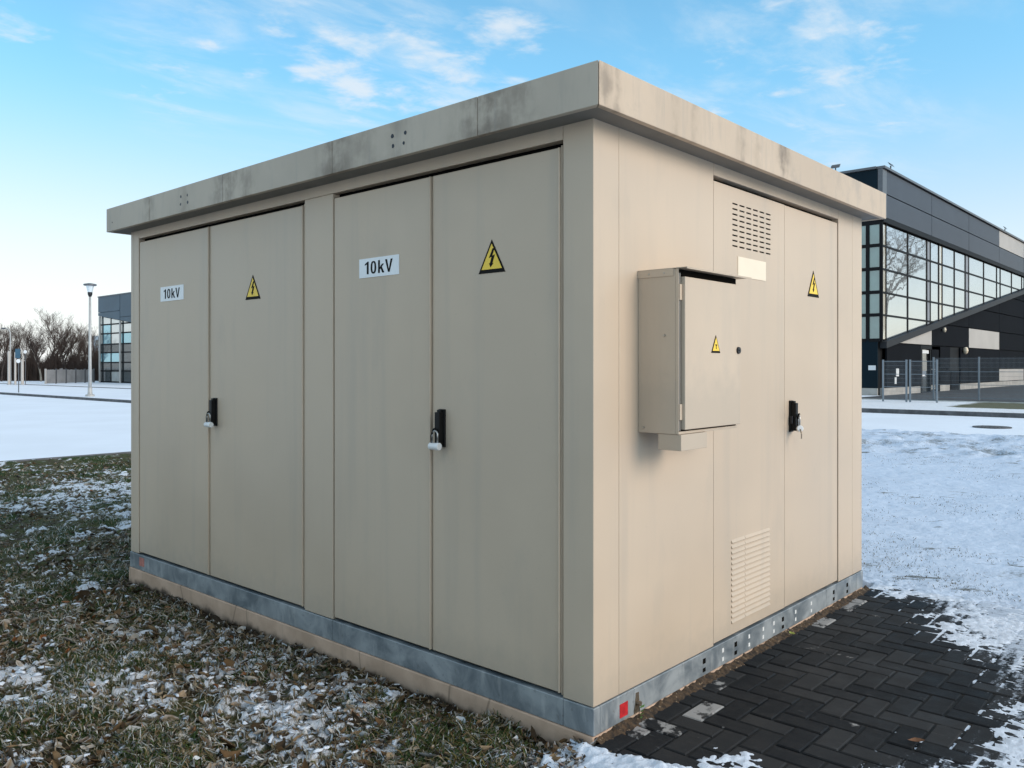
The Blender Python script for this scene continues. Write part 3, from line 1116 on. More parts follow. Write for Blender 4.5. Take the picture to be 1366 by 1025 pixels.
def edge_dist(x, y):
    """signed distance beyond the melted area: > 0 is snow side (towards -y / +x)"""
    d = np.full(x.shape, 1e9)
    sgn = np.zeros(x.shape)
    for (ax_, ay), (bx_, by) in zip(EDGE[:-1], EDGE[1:]):
        ux, uy = bx_ - ax_, by - ay
        t = np.clip(((x - ax_) * ux + (y - ay) * uy) / (ux * ux + uy * uy), 0, 1)
        dx, dy = x - ax_ - t * ux, y - ay - t * uy
        dd = np.hypot(dx, dy)
        cr = ux * (y - ay) - uy * (x - ax_)
        m_ = dd < d
        sgn = np.where(m_, np.where(cr > 0, 1, -1), sgn)
        d = np.minimum(d, dd)
    return d * sgn


PVA = np.array(PV)
PDUST = sstep(edge_dist(PVA[:, 0], PVA[:, 1]), -0.40, 0.55)
pv = np_mesh('block_paving', PV, PQ, None, [M['paver']], {'tint': np.array(PT), 'frost': np.array(PF), 'dust': PDUST})
tag(pv, kind='structure')
m_, nt_, b_ = newmat('joint_sand')
co_ = objco(nt_)
nt_.links.new(mix(nt_, rng(nt_, noise(nt_, co_, 12, 5), 0.4, 0.7), (0.003, 0.003, 0.003), (0.012, 0.009, 0.006)), b_.inputs['Base Color'])
b_.inputs['Roughness'].default_value = 0.9
sheet('joint_sand', X0P - 0.01, X1P, Y0P, 0.0, -0.0075, m_)

# --- crumbs of soil and leaf mould gathered along the foot of the lit side
def soil_fun(X, Y):
    n = fbm(X * 9, Y * 9, 181, 4, 0.6)
    n2 = fbm(X * 40, Y * 40, 183, 3, 0.6)
    h = -0.004 + 0.030 * np.exp(-(np.clip(-Y, 0, 1) / 0.030) ** 1.5) * (0.3 + 1.1 * n) + 0.012 * (n2 - 0.5)
    return np.where(Y < -0.10, -0.02, h - 0.012 * sstep(-Y, 0.03, 0.09)), {}


m_, nt_, b_ = newmat('soil_crumbs')
co_ = objco(nt_)
c_ = mix(nt_, rng(nt_, noise(nt_, co_, 35, 5, 0.65), 0.35, 0.65), (0.020, 0.013, 0.008), (0.085, 0.050, 0.025))
c_ = mix(nt_, rng(nt_, noise(nt_, co_, 55, 4), 0.62, 0.70, 0, 0.8), c_, (0.34, 0.25, 0.16))
nt_.links.new(c_, b_.inputs['Base Color'])
b_.inputs['Roughness'].default_value = 0.95
bump(nt_, b_, noise(nt_, co_, 120, 4), 0.6, 0.006)
tag(grid_mesh('soil_strip', np.arange(0.0, 3.3, 0.008), np.arange(-0.11, 0.0, 0.006), soil_fun, [m_]), kind='structure')

# --- snow over the lawn, running out over the paving in a ragged edge
def snow_fun(X, Y):
    e = edge_dist(X, Y)
    inside = (X < 3.5) & (Y > -0.0)
    n1 = fbm(X * 2.3, Y * 2.3, 101, 4, 0.55) - 0.5
    n2 = fbm(X * 9, Y * 9, 111, 4, 0.6) - 0.5
    n3 = fbm(X * 34, Y * 34, 121, 3, 0.6) - 0.5
    ramp = np.clip(e, -0.45, 0.9)
    h = -0.0045 + np.where(ramp < 0, ramp * 0.028, ramp * 0.016) + 0.026 * n1 * sstep(ramp, -0.42, 0.0) + 0.024 * n2 * sstep(ramp, -0.45, 0.1) + 0.017 * n3 * sstep(ramp, -0.3, 0.1)
    # tyre track: ribs pressed into the snow at the lower right
    tr = np.exp(-((Y + 1.52 - 0.34 * (X - 1.5)) / 0.18) ** 2) * (X > 0.9)
    ribs = np.sin((X * 0.96 + Y * 0.3) * 2 * math.pi / 0.045)
    h = h + tr * (0.004 * ribs - 0.006)
    h = np.where(e < -0.42, -0.03, h)
    # lawn: lumpy
    far = sstep(X, 3.4, 4.2)
    lawn = -0.005 + 0.04 * (fbm(X * 0.8, Y * 0.8, 131, 3) - 0.5) + 0.022 * (fbm(X * 3.5, Y * 3.5, 141, 4, 0.6) - 0.5) + 0.012 * n2
    h = h * (1 - far) + lawn * far
    # ploughed ridge along the road
    rg = sstep(X, 12.9, 13.6) * (1 - sstep(X, 18.6, 18.98))
    h = h + rg * (0.03 + 0.20 * (fbm(X * 1.6, Y * 1.6, 151, 4, 0.6) - 0.42))
    h = np.where(X > 18.7, h * (1 - sstep(X, 18.7, 18.98)) - 0.03 * sstep(X, 18.7, 18.98), h)
    thin = 0.46 * fbm(X * 1.8, Y * 2.6, 161, 4, 0.6)
    dirt = np.where(X > 3.4, thin + 0.0, 0.0) + rg * 0.13 + 0.10 * sstep(np.abs(X - 4.2), 0.9, 0.1) * (Y < 0.3)
    dirt = dirt * (1 - 0.35 * sstep(X, 6.5, 9.0) * (X < 12.9))
    return np.where(inside, -0.2, h), {'dirt': dirt}


xs = np.concatenate([np.arange(-0.06, 3.7, 0.0105), spaced(3.71, 19.0, 0.02, 0.09)])
ysn = np.concatenate([spaced(-9.0, -2.65, 0.25, 0.03), np.arange(-2.62, 0.42, 0.0105), spaced(0.43, 12.5, 0.025, 0.08)])
sn = grid_mesh('lawn_snow', xs, ysn, snow_fun, [M['snow_lawn'], M['snow_paved']])
me = sn.data
cen = np.empty(len(me.polygons) * 3, np.float32)
me.polygons.foreach_get('center', cen)
cen = cen.reshape(-1, 3)
me.polygons.foreach_set('material_index', (cen[:, 0] < 3.45).astype(np.int32))
tag(sn, kind='structure')
# heavy snow banked at the near corner of the plinth
def bank_fun(X, Y):
    d = np.hypot((X + 0.10) / 0.42, (Y + 0.42) / 0.42)
    lump = fbm(X * 7, Y * 7, 171, 4, 0.6)
    lump2 = fbm(X * 30, Y * 30, 173, 3, 0.6) - 0.5
    h = -0.012 + 0.05 * (1.05 - d) + 0.06 * (lump - 0.5) + 0.022 * lump2
    h = h - 0.10 * sstep(X, -0.05, 0.16) * sstep(Y, -0.42, -0.22)
    h = np.where(d > 1.25, -0.12, h)
    return np.maximum(h, -0.12), {'dirt': np.zeros(X.shape)}


bk = grid_mesh('snow_bank', np.arange(-0.65, 0.50, 0.009), np.arange(-1.0, 0.12, 0.009), bank_fun, [M['snow_paved']])
tag(bk, kind='structure')

# verge beyond the road on the right, apron in front of the dark building
m_, nt_, b_ = newmat('thin_snow_verge')
co_ = objco(nt_)
sp_ = node(nt_, 'ShaderNodeSeparateXYZ')
nt_.links.new(co_, sp_.inputs[0])
n_ = noise(nt_, mapping(nt_, co_, (1.4, 0.8, 1)), 1.2, 6, 0.65)
g_ = mth(nt_, 'MULTIPLY', rng(nt_, sp_.outputs[0], 32.2, 34.2), rng(nt_, sp_.outputs[1], 8.4, 6.0))
k_ = mth(nt_, 'SUBTRACT', g_, mth(nt_, 'MULTIPLY', n_, 0.9))
c_ = mix(nt_, rng(nt_, k_, -0.05, 0.15), (0.74, 0.76, 0.80), (0.10, 0.10, 0.055))
c_ = mix(nt_, rng(nt_, noise(nt_, co_, 7, 5, 0.7), 0.60, 0.68, 0, 0.5), c_, (0.2, 0.2, 0.19))
nt_.links.new(c_, b_.inputs['Base Color'])
b_.inputs['Roughness'].default_value = 0.9
bump(nt_, b_, noise(nt_, co_, 9, 6, 0.7), 0.8, 0.06)
sheet('verge', 30.2, 39.0, -120, 13.0, 0.0, m_)
tag(MB().box(39.0, 39.15, -120, 13.0, -0.2, 0.04).build('kerb', M['kerb_pale']), kind='structure')
sheet('asphalt_apron', 39.15, 140, -120, 13.42, -0.004, M['asphalt'])
sheet('snow_ground_far', 39.15, 45.2, 13.42, 60, 0.0, M['snow_far'])

mh = tag(empty('manhole_cover', (24.3, 3.6, -0.16)), 'dark round manhole cover clear of snow in the white road', 'manhole cover')
MB().lathe([(0.50, 0.0), (0.50, 0.030), (0.44, 0.032), (0.44, 0.020)], n=32).build('rim', M['kerb'], mh)
mb = MB().lathe([(0.435, 0.0), (0.435, 0.028), (0.40, 0.030)], n=32)
for k in range(-3, 4):
    mb.box(-0.3, 0.3, k * 0.1 - 0.02, k * 0.1 + 0.02, 0.0295, 0.038)
mb.build('lid', M['asphalt'], mh)


# ------------------------------------------------------------------ grass, leaves, snow crumbs (uncountable)
def attr_mat(name, rough=0.7, trans=0.0):
    m, nt, b = newmat(name)
    a = node(nt, 'ShaderNodeAttribute', attribute_name='tone')
    n = noise(nt, objco(nt), 40, 3)
    c = mix(nt, rng(nt, n, 0.3, 0.7, 0.0, 0.3), a.outputs['Color'], (0.02, 0.02, 0.01))
    nt.links.new(c, b.inputs['Base Color'])
    b.inputs['Roughness'].default_value = rough
    b.inputs['Specular IOR Level'].default_value = 0.2
    return m


M['blade'] = attr_mat('grass_blades')
M['leaf'] = attr_mat('dead_leaves', 0.75)
rg_ = np.random.default_rng(5)


def sample_turf(n, xr=(-2.6, 6.5), yr=(-0.9, 13.6), pw=1.7):
    """points on the visible turf, denser towards the camera"""
    out = []
    while len(out) < n:
        dep = 2.6 * (17.0 / 2.6) ** (rg_.random(n) ** pw)
        lat = (rg_.random(n) * 1.75 - 1.42) * dep * 0.62
        x = CAMP[0] + math.cos(YAW) * dep + math.sin(YAW) * lat
        y = CAMP[1] + math.sin(YAW) * dep - math.cos(YAW) * lat
        ok = (y < yr[1]) & (y > yr[0]) & ~((x > -0.02) & (y < 4.6)) & (x < xr[1])
        out += list(np.stack([x, y], -1)[ok])
    return np.array(out[:n])


def blades(n):
    p = sample_turf(n * 3)
    tuft = fbm(p[:, 0] * 2.2, p[:, 1] * 2.2, 61, 3)
    s = turf_snow(p[:, 0], p[:, 1]) - S0
    prob = np.clip((tuft - 0.36) * 4.5, 0.10, 1) * np.clip(0.75 - s * 9, 0.06, 1)
    near = np.where((p[:, 1] > 0) & (p[:, 1] < 4.6), np.exp(-(np.clip(-p[:, 0], 0, 9) / 0.09) ** 2), 0)
    prob *= 1 - 0.85 * near
    p = p[rg_.random(len(p)) < prob][:n]
    n = len(p)
    x, y = p[:, 0], p[:, 1]
    z, _ = turf_fun(x, y)
    dep = np.hypot(x - CAMP[0], y - CAMP[1])
    tuft = fbm(x * 2.2, y * 2.2, 61, 3)
    hgt = rg_.uniform(0.007, 0.026, n) * (0.7 + 0.9 * sstep(tuft, 0.45, 0.75)) * (1 + 0.02 * dep)
    wid = rg_.uniform(0.0012, 0.0026, n) * (1 + 0.10 * dep)
    ang = rg_.random(n) * 6.283
    lean = rg_.uniform(0.3, 2.2, n)
    la = rg_.random(n) * 6.283
    ux, uy = np.cos(ang) * wid, np.sin(ang) * wid
    lx, ly = np.cos(la) * lean * hgt, np.sin(la) * lean * hgt
    V = np.zeros((n, 5, 3))
    V[:, 0] = np.stack([x - ux, y - uy, z - 0.006], -1)
    V[:, 1] = np.stack([x + ux, y + uy, z - 0.006], -1)
    V[:, 2] = np.stack([x + ux * 0.8 + lx * 0.4, y + uy * 0.8 + ly * 0.4, z + hgt * 0.6], -1)
    V[:, 3] = np.stack([x - ux * 0.8 + lx * 0.4, y - uy * 0.8 + ly * 0.4, z + hgt * 0.6], -1)
    V[:, 4] = np.stack([x + lx, y + ly, z + hgt * 0.95], -1)
    b = np.arange(n) * 5
    Q = np.stack([b, b + 1, b + 2, b + 3], -1)
    T = np.stack([b + 3, b + 2, b + 4], -1)
    pal = np.array([(0.018, 0.043, 0.009), (0.036, 0.060, 0.013), (0.095, 0.080, 0.024), (0.14, 0.098, 0.042), (0.25, 0.205, 0.135), (0.40, 0.415, 0.40)])
    w = np.array([0.40, 0.27, 0.13, 0.09, 0.06, 0.05])
    ci = rg_.choice(len(pal), n, p=w)
    rimed = rg_.random(n) < np.clip(0.08 + 0.50 * np.exp(-((y - 6.6) / 3.2) ** 2) + (fbm(x * 1.1, y * 1.1, 95, 3) - 0.5) * 0.9, 0.03, 0.75)
    ci = np.where(rimed, np.where(rg_.random(n) < 0.5, 4, 5), ci)
    col = pal[ci] * rg_.uniform(0.85, 1.45, (n, 1))
    return np_mesh('grass', V.reshape(-1, 3), Q, T, [M['blade']], {'tone': np.repeat(col, 5, 0)})


tag(blades(105000), kind='stuff')


def leaves(n):
    p = sample_turf(n * 3, pw=1.35)
    s = turf_snow(p[:, 0], p[:, 1]) - S0
    lit = fbm(p[:, 0] * 1.3, p[:, 1] * 1.3, 81, 3)
    near = np.where((p[:, 1] > -0.2) & (p[:, 1] < 4.6), np.exp(-(np.clip(-p[:, 0], 0, 9) / 0.35) ** 2), 0)
    prob = np.clip((lit - 0.38) * 3.5 + near * 0.6, 0.08, 1)
    p = p[rg_.random(len(p)) < prob][:n]
    n = len(p)
    x, y = p[:, 0], p[:, 1]
    z, _ = turf_fun(x, y)
    dep = np.hypot(x - CAMP[0], y - CAMP[1])
    ln = rg_.uniform(0.008, 0.028, n) * (1 + 0.03 * dep) * np.where(rg_.random(n) < 0.12, 1.6, 1.0)
    wd = ln * rg_.uniform(0.16, 0.62, n)
    a = rg_.random(n) * 6.283
    pitch = rg_.normal(0, 0.45, n)
    roll = rg_.normal(0, 0.7, n)
    curl = rg_.uniform(0.1, 1.3, n)
    bend = rg_.normal(0, 0.35, n)
    # leaf lattice: 5 stations x 3 across
    st = np.array([-1, -0.55, 0.0, 0.55, 1.0])
    wp = np.array([0.08, 0.75, 1.0, 0.7, 0.06])
    V = np.zeros((n, 15, 3))
    k = 0
    for i in range(5):
        for j in (-1, 0, 1):
            lx = ln * st[i]
            ly = wd * wp[i] * j * rg_.uniform(0.45, 1.45, n) + bend * ln * (st[i] ** 2 - 0.4)
            lz = curl * wd * (abs(j) * 0.8) * wp[i] + curl * ln * 0.35 * st[i] ** 2
            y2, z2 = ly * np.cos(roll) - lz * np.sin(roll), ly * np.sin(roll) + lz * np.cos(roll)
            x2, z3 = lx * np.cos(pitch) - z2 * np.sin(pitch), lx * np.sin(pitch) + z2 * np.cos(pitch)
            V[:, k] = np.stack([x + x2 * np.cos(a) - y2 * np.sin(a), y + x2 * np.sin(a) + y2 * np.cos(a), z + z3 + 0.007], -1)
            k += 1
    b = np.arange(n) * 15
    Q = []
    for i in range(4):
        for j in range(2):
            q = i * 3 + j
            Q.append(np.stack([b + q, b + q + 1, b + q + 4, b + q + 3], -1))
    Q = np.concatenate(Q)
    pal = np.array([(0.10, 0.058, 0.026), (0.19, 0.13, 0.072), (0.30, 0.23, 0.155), (0.045, 0.028, 0.015), (0.40, 0.36, 0.31), (0.58, 0.61, 0.64), (0.22, 0.085, 0.03)])
    w = np.array([0.25, 0.18, 0.12, 0.27, 0.10, 0.05, 0.03])
    ci = rg_.choice(len(pal), n, p=w)
    col = np.repeat(pal[ci] * rg_.uniform(0.75, 1.2, (n, 1)), 15, 0).reshape(n, 15, 3)
    # rime on the raised rims of many leaves
    rim = (rg_.random((n, 1, 1)) < 0.45)
    edge = np.array([1, 0, 1] * 5)[None, :, None] * rg_.uniform(0, 1, (n, 15, 1))
    col = col * (1 - rim * edge * 0.7) + np.array([0.52, 0.54, 0.56]) * rim * edge * 0.7
    return np_mesh('leaf_litter', V.reshape(-1, 3), Q, None, [M['leaf']], {'tone': col.reshape(-1, 3)}, smooth=True)


tag(leaves(17500), kind='stuff')


def stalks(n):
    """limp dead stems lying over each other, many of them white with rime"""
    p = sample_turf(n, pw=1.3)
    x, y = p[:, 0], p[:, 1]
    dep = np.hypot(x - CAMP[0], y - CAMP[1])
    near = np.where((y > 0.0) & (y < 4.6), np.exp(-(np.clip(-x, 0, 9) / 0.08) ** 2), 0)
    ln = rg_.uniform(0.03, 0.13, n) * (1 - 0.6 * near)
    wd = rg_.uniform(0.0012, 0.0042, n) * (1 + 0.05 * dep)
    comb = fbm(x * 0.8, y * 0.8, 201, 2) * 6.0
    a = comb + rg_.normal(0, 0.7, n)
    turn = rg_.normal(0, 1.6, n)
    lift = rg_.uniform(0.004, 0.022, n)
    K = 6
    V = np.zeros((n, K * 2, 3))
    px, py = x.copy(), y.copy()
    for k in range(K):
        aa = a + turn * k / K
        zz = turf_fun(px, py)[0] + 0.006 + lift * np.sin(math.pi * (k + 0.3) / K)
        w = wd * (1 - 0.75 * k / (K - 1))
        V[:, 2 * k] = np.stack([px - np.sin(aa) * w, py + np.cos(aa) * w, zz + w * 0.5], -1)
        V[:, 2 * k + 1] = np.stack([px + np.sin(aa) * w, py - np.cos(aa) * w, zz - w * 0.5], -1)
        px, py = px + np.cos(aa) * ln / K, py + np.sin(aa) * ln / K
    px = np.minimum(px, 9)
    b = np.arange(n) * K * 2
    Q = np.concatenate([np.stack([b + 2 * k, b + 2 * k + 1, b + 2 * k + 3, b + 2 * k + 2], -1) for k in range(K - 1)])
    keep = ~((V[:, -1, 0] > -0.015) & (V[:, -1, 1] < 4.65))
    Q = Q[np.tile(keep, K - 1)]
    pal = np.array([(0.26, 0.20, 0.13), (0.16, 0.12, 0.07), (0.40, 0.37, 0.31), (0.52, 0.54, 0.55), (0.09, 0.08, 0.03)])
    ci = rg_.choice(5, n, p=[0.27, 0.24, 0.20, 0.17, 0.12])
    col = np.repeat(pal[ci] * rg_.uniform(0.75, 1.15, (n, 1)), K * 2, 0)
    return np_mesh('dead_stalks', V.reshape(-1, 3), Q, None, [M['leaf']], {'tone': col}, smooth=True)


tag(stalks(18500), kind='stuff')


def crumbs(n):
    """loose crusts of snow lying on grass and leaves"""
    p = sample_turf(n * 3, pw=1.35)
    s = turf_snow(p[:, 0], p[:, 1]) - S0
    p = p[rg_.random(len(p)) < np.clip(0.25 + s * 6, 0.02, 1)][:n]
    n = len(p)
    x, y = p[:, 0], p[:, 1]
    z, _ = turf_fun(x, y)
    dep = np.hypot(x - CAMP[0], y - CAMP[1])
    r = rg_.uniform(0.003, 0.012, n) * (1 + 0.04 * dep)
    a = rg_.random(n) * 6.283
    asp = rg_.uniform(1.0, 3.2, n)
    K = 7
    V = np.zeros((n, K * 2 + 1, 3))
    for k in range(K):
        t = 2 * math.pi * k / K
        for ring, (f, h) in enumerate(((1.0, -0.15), (0.72, 0.45))):
            q = r * f * rg_.uniform(0.3, 1.5, n)
            ex, ey = q * math.cos(t) * asp, q * math.sin(t)
            V[:, ring * K + k] = np.stack([x + ex * np.cos(a) - ey * np.sin(a), y + ex * np.sin(a) + ey * np.cos(a), z + r * h * rg_.uniform(0.5, 1.2, n) + 0.006], -1)
    V[:, 2 * K] = np.stack([x, y, z + r * 0.6 + 0.006], -1)
    b = np.arange(n) * (2 * K + 1)
    Q = np.concatenate([np.stack([b + k, b + (k + 1) % K, b + K + (k + 1) % K, b + K + k], -1) for k in range(K)])
    T = np.concatenate([np.stack([b + K + k, b + K + (k + 1) % K, b + 2 * K], -1) for k in range(K)])
    return np_mesh('snow_crust', V.reshape(-1, 3), Q, T, [M['snow_paved']], None, smooth=True)


tag(crumbs(4300), kind='stuff')


def lawn_tips(n):
    """dead grass tips poking through the lawn snow on the right"""
    dep = 5.2 * (18.5 / 5.2) ** (rg_.random(n * 3) ** 1.1)
    lat = (rg_.random(n * 3) * 0.5 + 0.33) * dep * 0.66 / 0.66
    x = CAMP[0] + math.cos(YAW) * dep + math.sin(YAW) * lat
    y = CAMP[1] + math.sin(YAW) * dep - math.cos(YAW) * lat
    cl = fbm(x * 1.5, y * 1.5, 91, 3)
    ok = (x > 3.6) & (x < 18.6) & (rg_.random(n * 3) < np.clip((cl - 0.5) * 6, 0.02, 1))
    x, y = x[ok][:n], y[ok][:n]
    n = len(x)
    h, _ = snow_fun(x, y)
    ang, la = rg_.random(n) * 6.283, rg_.random(n) * 6.283
    hg = rg_.uniform(0.006, 0.028, n)
    wd = rg_.uniform(0.002, 0.006, n)
    ux, uy = np.cos(ang) * wd, np.sin(ang) * wd
    ln = rg_.uniform(0.3, 1.2, n) * hg
    V = np.stack([np.stack([x - ux, y - uy, h - 0.004], -1), np.stack([x + ux, y + uy, h - 0.004], -1), np.stack([x + np.cos(la) * ln, y + np.sin(la) * ln, h + hg * 0.7], -1)], 1)
    T = np.arange(n * 3).reshape(-1, 3)
    pal = np.array([(0.10, 0.08, 0.05), (0.05, 0.06, 0.03), (0.16, 0.13, 0.08)])
    col = pal[rg_.integers(0, 3, n)]
    return np_mesh('dry_grass', V.reshape(-1, 3), None, T, [M['blade']], {'tone': np.repeat(col, 3, 0)})


tag(lawn_tips(5000), kind='stuff')

# a few things lying on the blocks
def fallen_leaf(loc, rz, s, col, label):
    m = simple('fallen_leaf_' + label.split()[0], col, 0.7, var=0.3, scale=40)
    vs, fs = [], []
    prof = [(-1, 0.05), (-0.6, 0.5), (-0.1, 0.75), (0.4, 0.55), (0.8, 0.25), (1.1, 0.03)]
    for i, (a, w) in enumerate(prof):
        for j in (-1, 0, 1):
            vs.append((a * s, w * s * j * 0.8, 0.006 + abs(j) * w * s * 0.4 + 0.25 * s * a * a))
    for i in range(len(prof) - 1):
        for j in range(2):
            q = i * 3 + j
            fs.append((q, q + 1, q + 4, q + 3))
    me = bpy.data.meshes.new('fallen_leaf')
    me.from_pydata(vs, [], fs)
    me.materials.append(m)
    o = bpy.data.objects.new('fallen_leaf', me)
    C.objects.link(o)
    o.location = loc
    o.rotation_euler = (0, 0, rz)
    return tag(o, label, 'leaf')


fallen_leaf((1.90, -0.055, 0.012), 0.9, 0.026, (0.42, 0.45, 0.10), 'yellow green fallen leaf on the dark blocks against the base frame')
fallen_leaf((0.90, -1.03, 0.004), 2.3, 0.035, (0.13, 0.055, 0.02), 'brown fallen leaf at the ragged snow edge on the dark blocks')
weed = tag(empty('weed', (0.315, -0.022, -0.004)), 'small green weed growing at the foot of the base frame by the red mark', 'weed')
mb = MB()
for k in range(9):
    a, l = k * 2.4, rnd.uniform(0.018, 0.035)
    p = Vector((0.004 * math.cos(a), -0.003, 0.01 + 0.006 * k))
    d = Vector((math.cos(a), -abs(math.sin(a)) * 0.6, 0.35)) * l
    s_ = Vector((-math.sin(a), math.cos(a) * 0.6, 0.1)) * l * 0.33
    mb.face([p, p + d * 0.5 + s_, p + d, p + d * 0.5 - s_])
mb.build('leaf', simple('weed_green', (0.07, 0.16, 0.03), 0.6), weed)
MB().tube([(0, 0, 0), (0.002, -0.002, 0.065)], 0.0018, 6).build('stem', M['blade'], weed)

# ================================================================== dark building on the right
BX, BY = 45.26, 13.40
M['clad'] = simple('anthracite_cladding', (0.046, 0.052, 0.068), 0.5, var=0.06, scale=0.4, spec=0.35)
M['clad_low'] = simple('black_cladding', (0.009, 0.010, 0.013), 0.8, var=0.08, scale=0.4, spec=0.05)
M['clad_pale'] = simple('pale_cladding', (0.46, 0.43, 0.40), 0.55, var=0.05, scale=0.6)
M['clad_side'] = simple('blue_black_cladding', (0.004, 0.014, 0.022), 0.6, var=0.1, scale=0.4, spec=0.12)
M['frame'] = simple('black_frame', (0.008, 0.008, 0.009), 0.6, spec=0.15)
M['flash'] = simple('grey_flashing', (0.11, 0.115, 0.125), 0.45, 0.2)
M['bconc'] = simple('building_base', (0.40, 0.38, 0.35), 0.8, var=0.15, scale=1.5)


def glass_mat(name, body, refl=0.5, tint=(0.9, 0.92, 0.94), wav=0.02):
    m, nt, b = newmat(name)
    co = objco(nt)
    n = noise(nt, co, 0.6, 3)
    c = mix(nt, rng(nt, n, 0.3, 0.7), tuple(x * 0.85 for x in body), tuple(x * 1.15 for x in body))
    nt.links.new(c, b.inputs['Base Color'])
    b.inputs['Roughness'].default_value = 0.25
    g = node(nt, 'ShaderNodeBsdfGlossy')
    g.inputs['Color'].default_value = tint + (1,)
    g.inputs['Roughness'].default_value = 0.015
    bn = node(nt, 'ShaderNodeBump')
    bn.inputs['Strength'].default_value = wav
    bn.inputs['Distance'].default_value = 0.3
    nt.links.new(noise(nt, co, 0.5, 2), bn.inputs['Height'])
    nt.links.new(bn.outputs[0], g.inputs['Normal'])
    ms = node(nt, 'ShaderNodeMixShader')
    ms.inputs[0].default_value = refl
    nt.links.new(b.outputs[0], ms.inputs[1])
    nt.links.new(g.outputs[0], ms.inputs[2])
    nt.links.new(ms.outputs[0], nt.nodes['Material Output'].inputs['Surface'])
    return m


M['glass'] = glass_mat('curtain_glass', (0.22, 0.23, 0.235), 0.55)
M['glass_cream'] = glass_mat('lit_glass', (0.62, 0.58, 0.48), 0.30)  # cream body colour stands in for the lit rooms behind the panes
M['glass_teal'] = glass_mat('shaded_glass', (0.12, 0.215, 0.20), 0.14)
M['glass_dark'] = glass_mat('door_glass', (0.02, 0.023, 0.025), 0.25)

bld = tag(empty('office_building', (BX, BY, 0)), 'dark grey clad building with a slanted band of windows behind the kiosk', 'building')


def at_b(mb):
    mb.v = [(x - BX, y - BY, z) for x, y, z in mb.v]
    return mb


def bb(mb, name, mats, parent=None, bevel=0.0):
    return at_b(mb).build(name, mats, parent or bld, bevel)


XE = 112.0
slope = lambda x: 3.06 + 0.1475 * (x - 45.76)
mb = MB().box(BX + 0.1, XE, BY + 0.25, BY + 34, 0.0, 12.55)
bb(mb, 'wall', M['frame'])
COL = [46.0, 54.71, 63.95, 73.46, 82.95, 92.4, 101.9, XE]


def slab(mb, poly, y=BY, d=0.10, mi=0):
    if len(poly) >= 3:
        mb.prism([(p[0], y, p[1]) for p in poly], (0, d, 0), mi)


# upper cladding: two rows
mb, mp = MB(), MB()
g = 0.03
for k, (a, b) in enumerate(zip(COL[:-1], COL[1:])):
    for r, (z0, z1) in enumerate(((9.98, 11.31), (11.31, 12.66))):
        poly = [(a + g, z0 + g), (b - g, z0 + g), (b - g, z1 - g), (a + g, z1 - g)]
        if k >= 3 and r == 1:
            mp = MB()
            slab(mp, poly)
            bb(mp, 'pale_panel', M['clad_pale'])
        else:
            slab(mb, poly)
bb(mb, 'upper_cladding', M['clad'])
mb = MB().box(BX - 0.02, XE, BY - 0.14, BY + 0.3, 12.67, 12.80)
mb.box(BX - 0.14, BX + 0.3, BY + 0.302, BY + 34, 12.67, 12.80)
bb(mb, 'parapet', M['flash'])
mb = MB().box(BX, 45.96, BY - 0.02, BY + 0.24, 9.75, 12.66)
bb(mb, 'corner_trim', M['flash'])
mb = MB().box(BX, XE, BY - 0.08, BY + 0.24, 9.68, 9.95)
bb(mb, 'window_head', M['frame'])
# lower cladding
mb, mp = MB(), MB()
rows = [0.42, 1.45, 2.97, 4.42, 5.93, 7.45, 8.96, 9.66]
for k, (a, b) in enumerate(zip(COL[:-1], COL[1:])):
    for z0, z1 in zip(rows[:-1], rows[1:]):
        # door openings
        poly = [(a + g, z0 + g), (b - g, z0 + g), (b - g, z1 - g), (a + g, z1 - g)]
        poly = clip_half(poly, 0.1475, -1, 3.06 - 0.40 - 0.1475 * 45.76)
        if len(poly) < 3:
            continue
        pale = (k == 0 and 2.9 < z0 < 4) or (k == 2 and 2.9 < z0 < 4) or (k == 3 and z0 < 1)
        if pale:
            mp = MB()
            slab(mp, poly)
            bb(mp, 'pale_panel', M['clad_pale'])
            continue
        for (da, db) in ([(a + g, 52.40), (56.65, b - g)] if k == 0 and z0 < 2.9 else [(a + g, 59.0), (61.65, b - g)] if k == 1 and z0 < 2.9 else [(a + g, b - g)]):
            q = clip_half(clip_half(poly, 1, 0, -da), -1, 0, db)
            slab(mb, q)
bb(mb, 'lower_cladding', M['clad_low'])
mb = MB()
for a, b in ((BX + 0.3, 52.38), (56.67, 58.98), (61.67, XE)):
    mb.box(a, b, BY + 0.02, BY + 0.24, -0.1, 0.40)
bb(mb, 'base_course', M['bconc'])
# the slanted flashing
mb = MB()
x1 = 45.76 + (9.66 - 3.06) / 0.1475
mb.prism([(45.5, BY - 0.16, slope(45.5) - 0.38), (x1, BY - 0.16, slope(x1) - 0.38), (x1, BY - 0.16, slope(x1)), (45.5, BY - 0.16, slope(45.5))], (0, 0.38, 0))
bb(mb, 'slanted_ledge', simple('dark_ledge', (0.022, 0.023, 0.027), 0.55, spec=0.2))
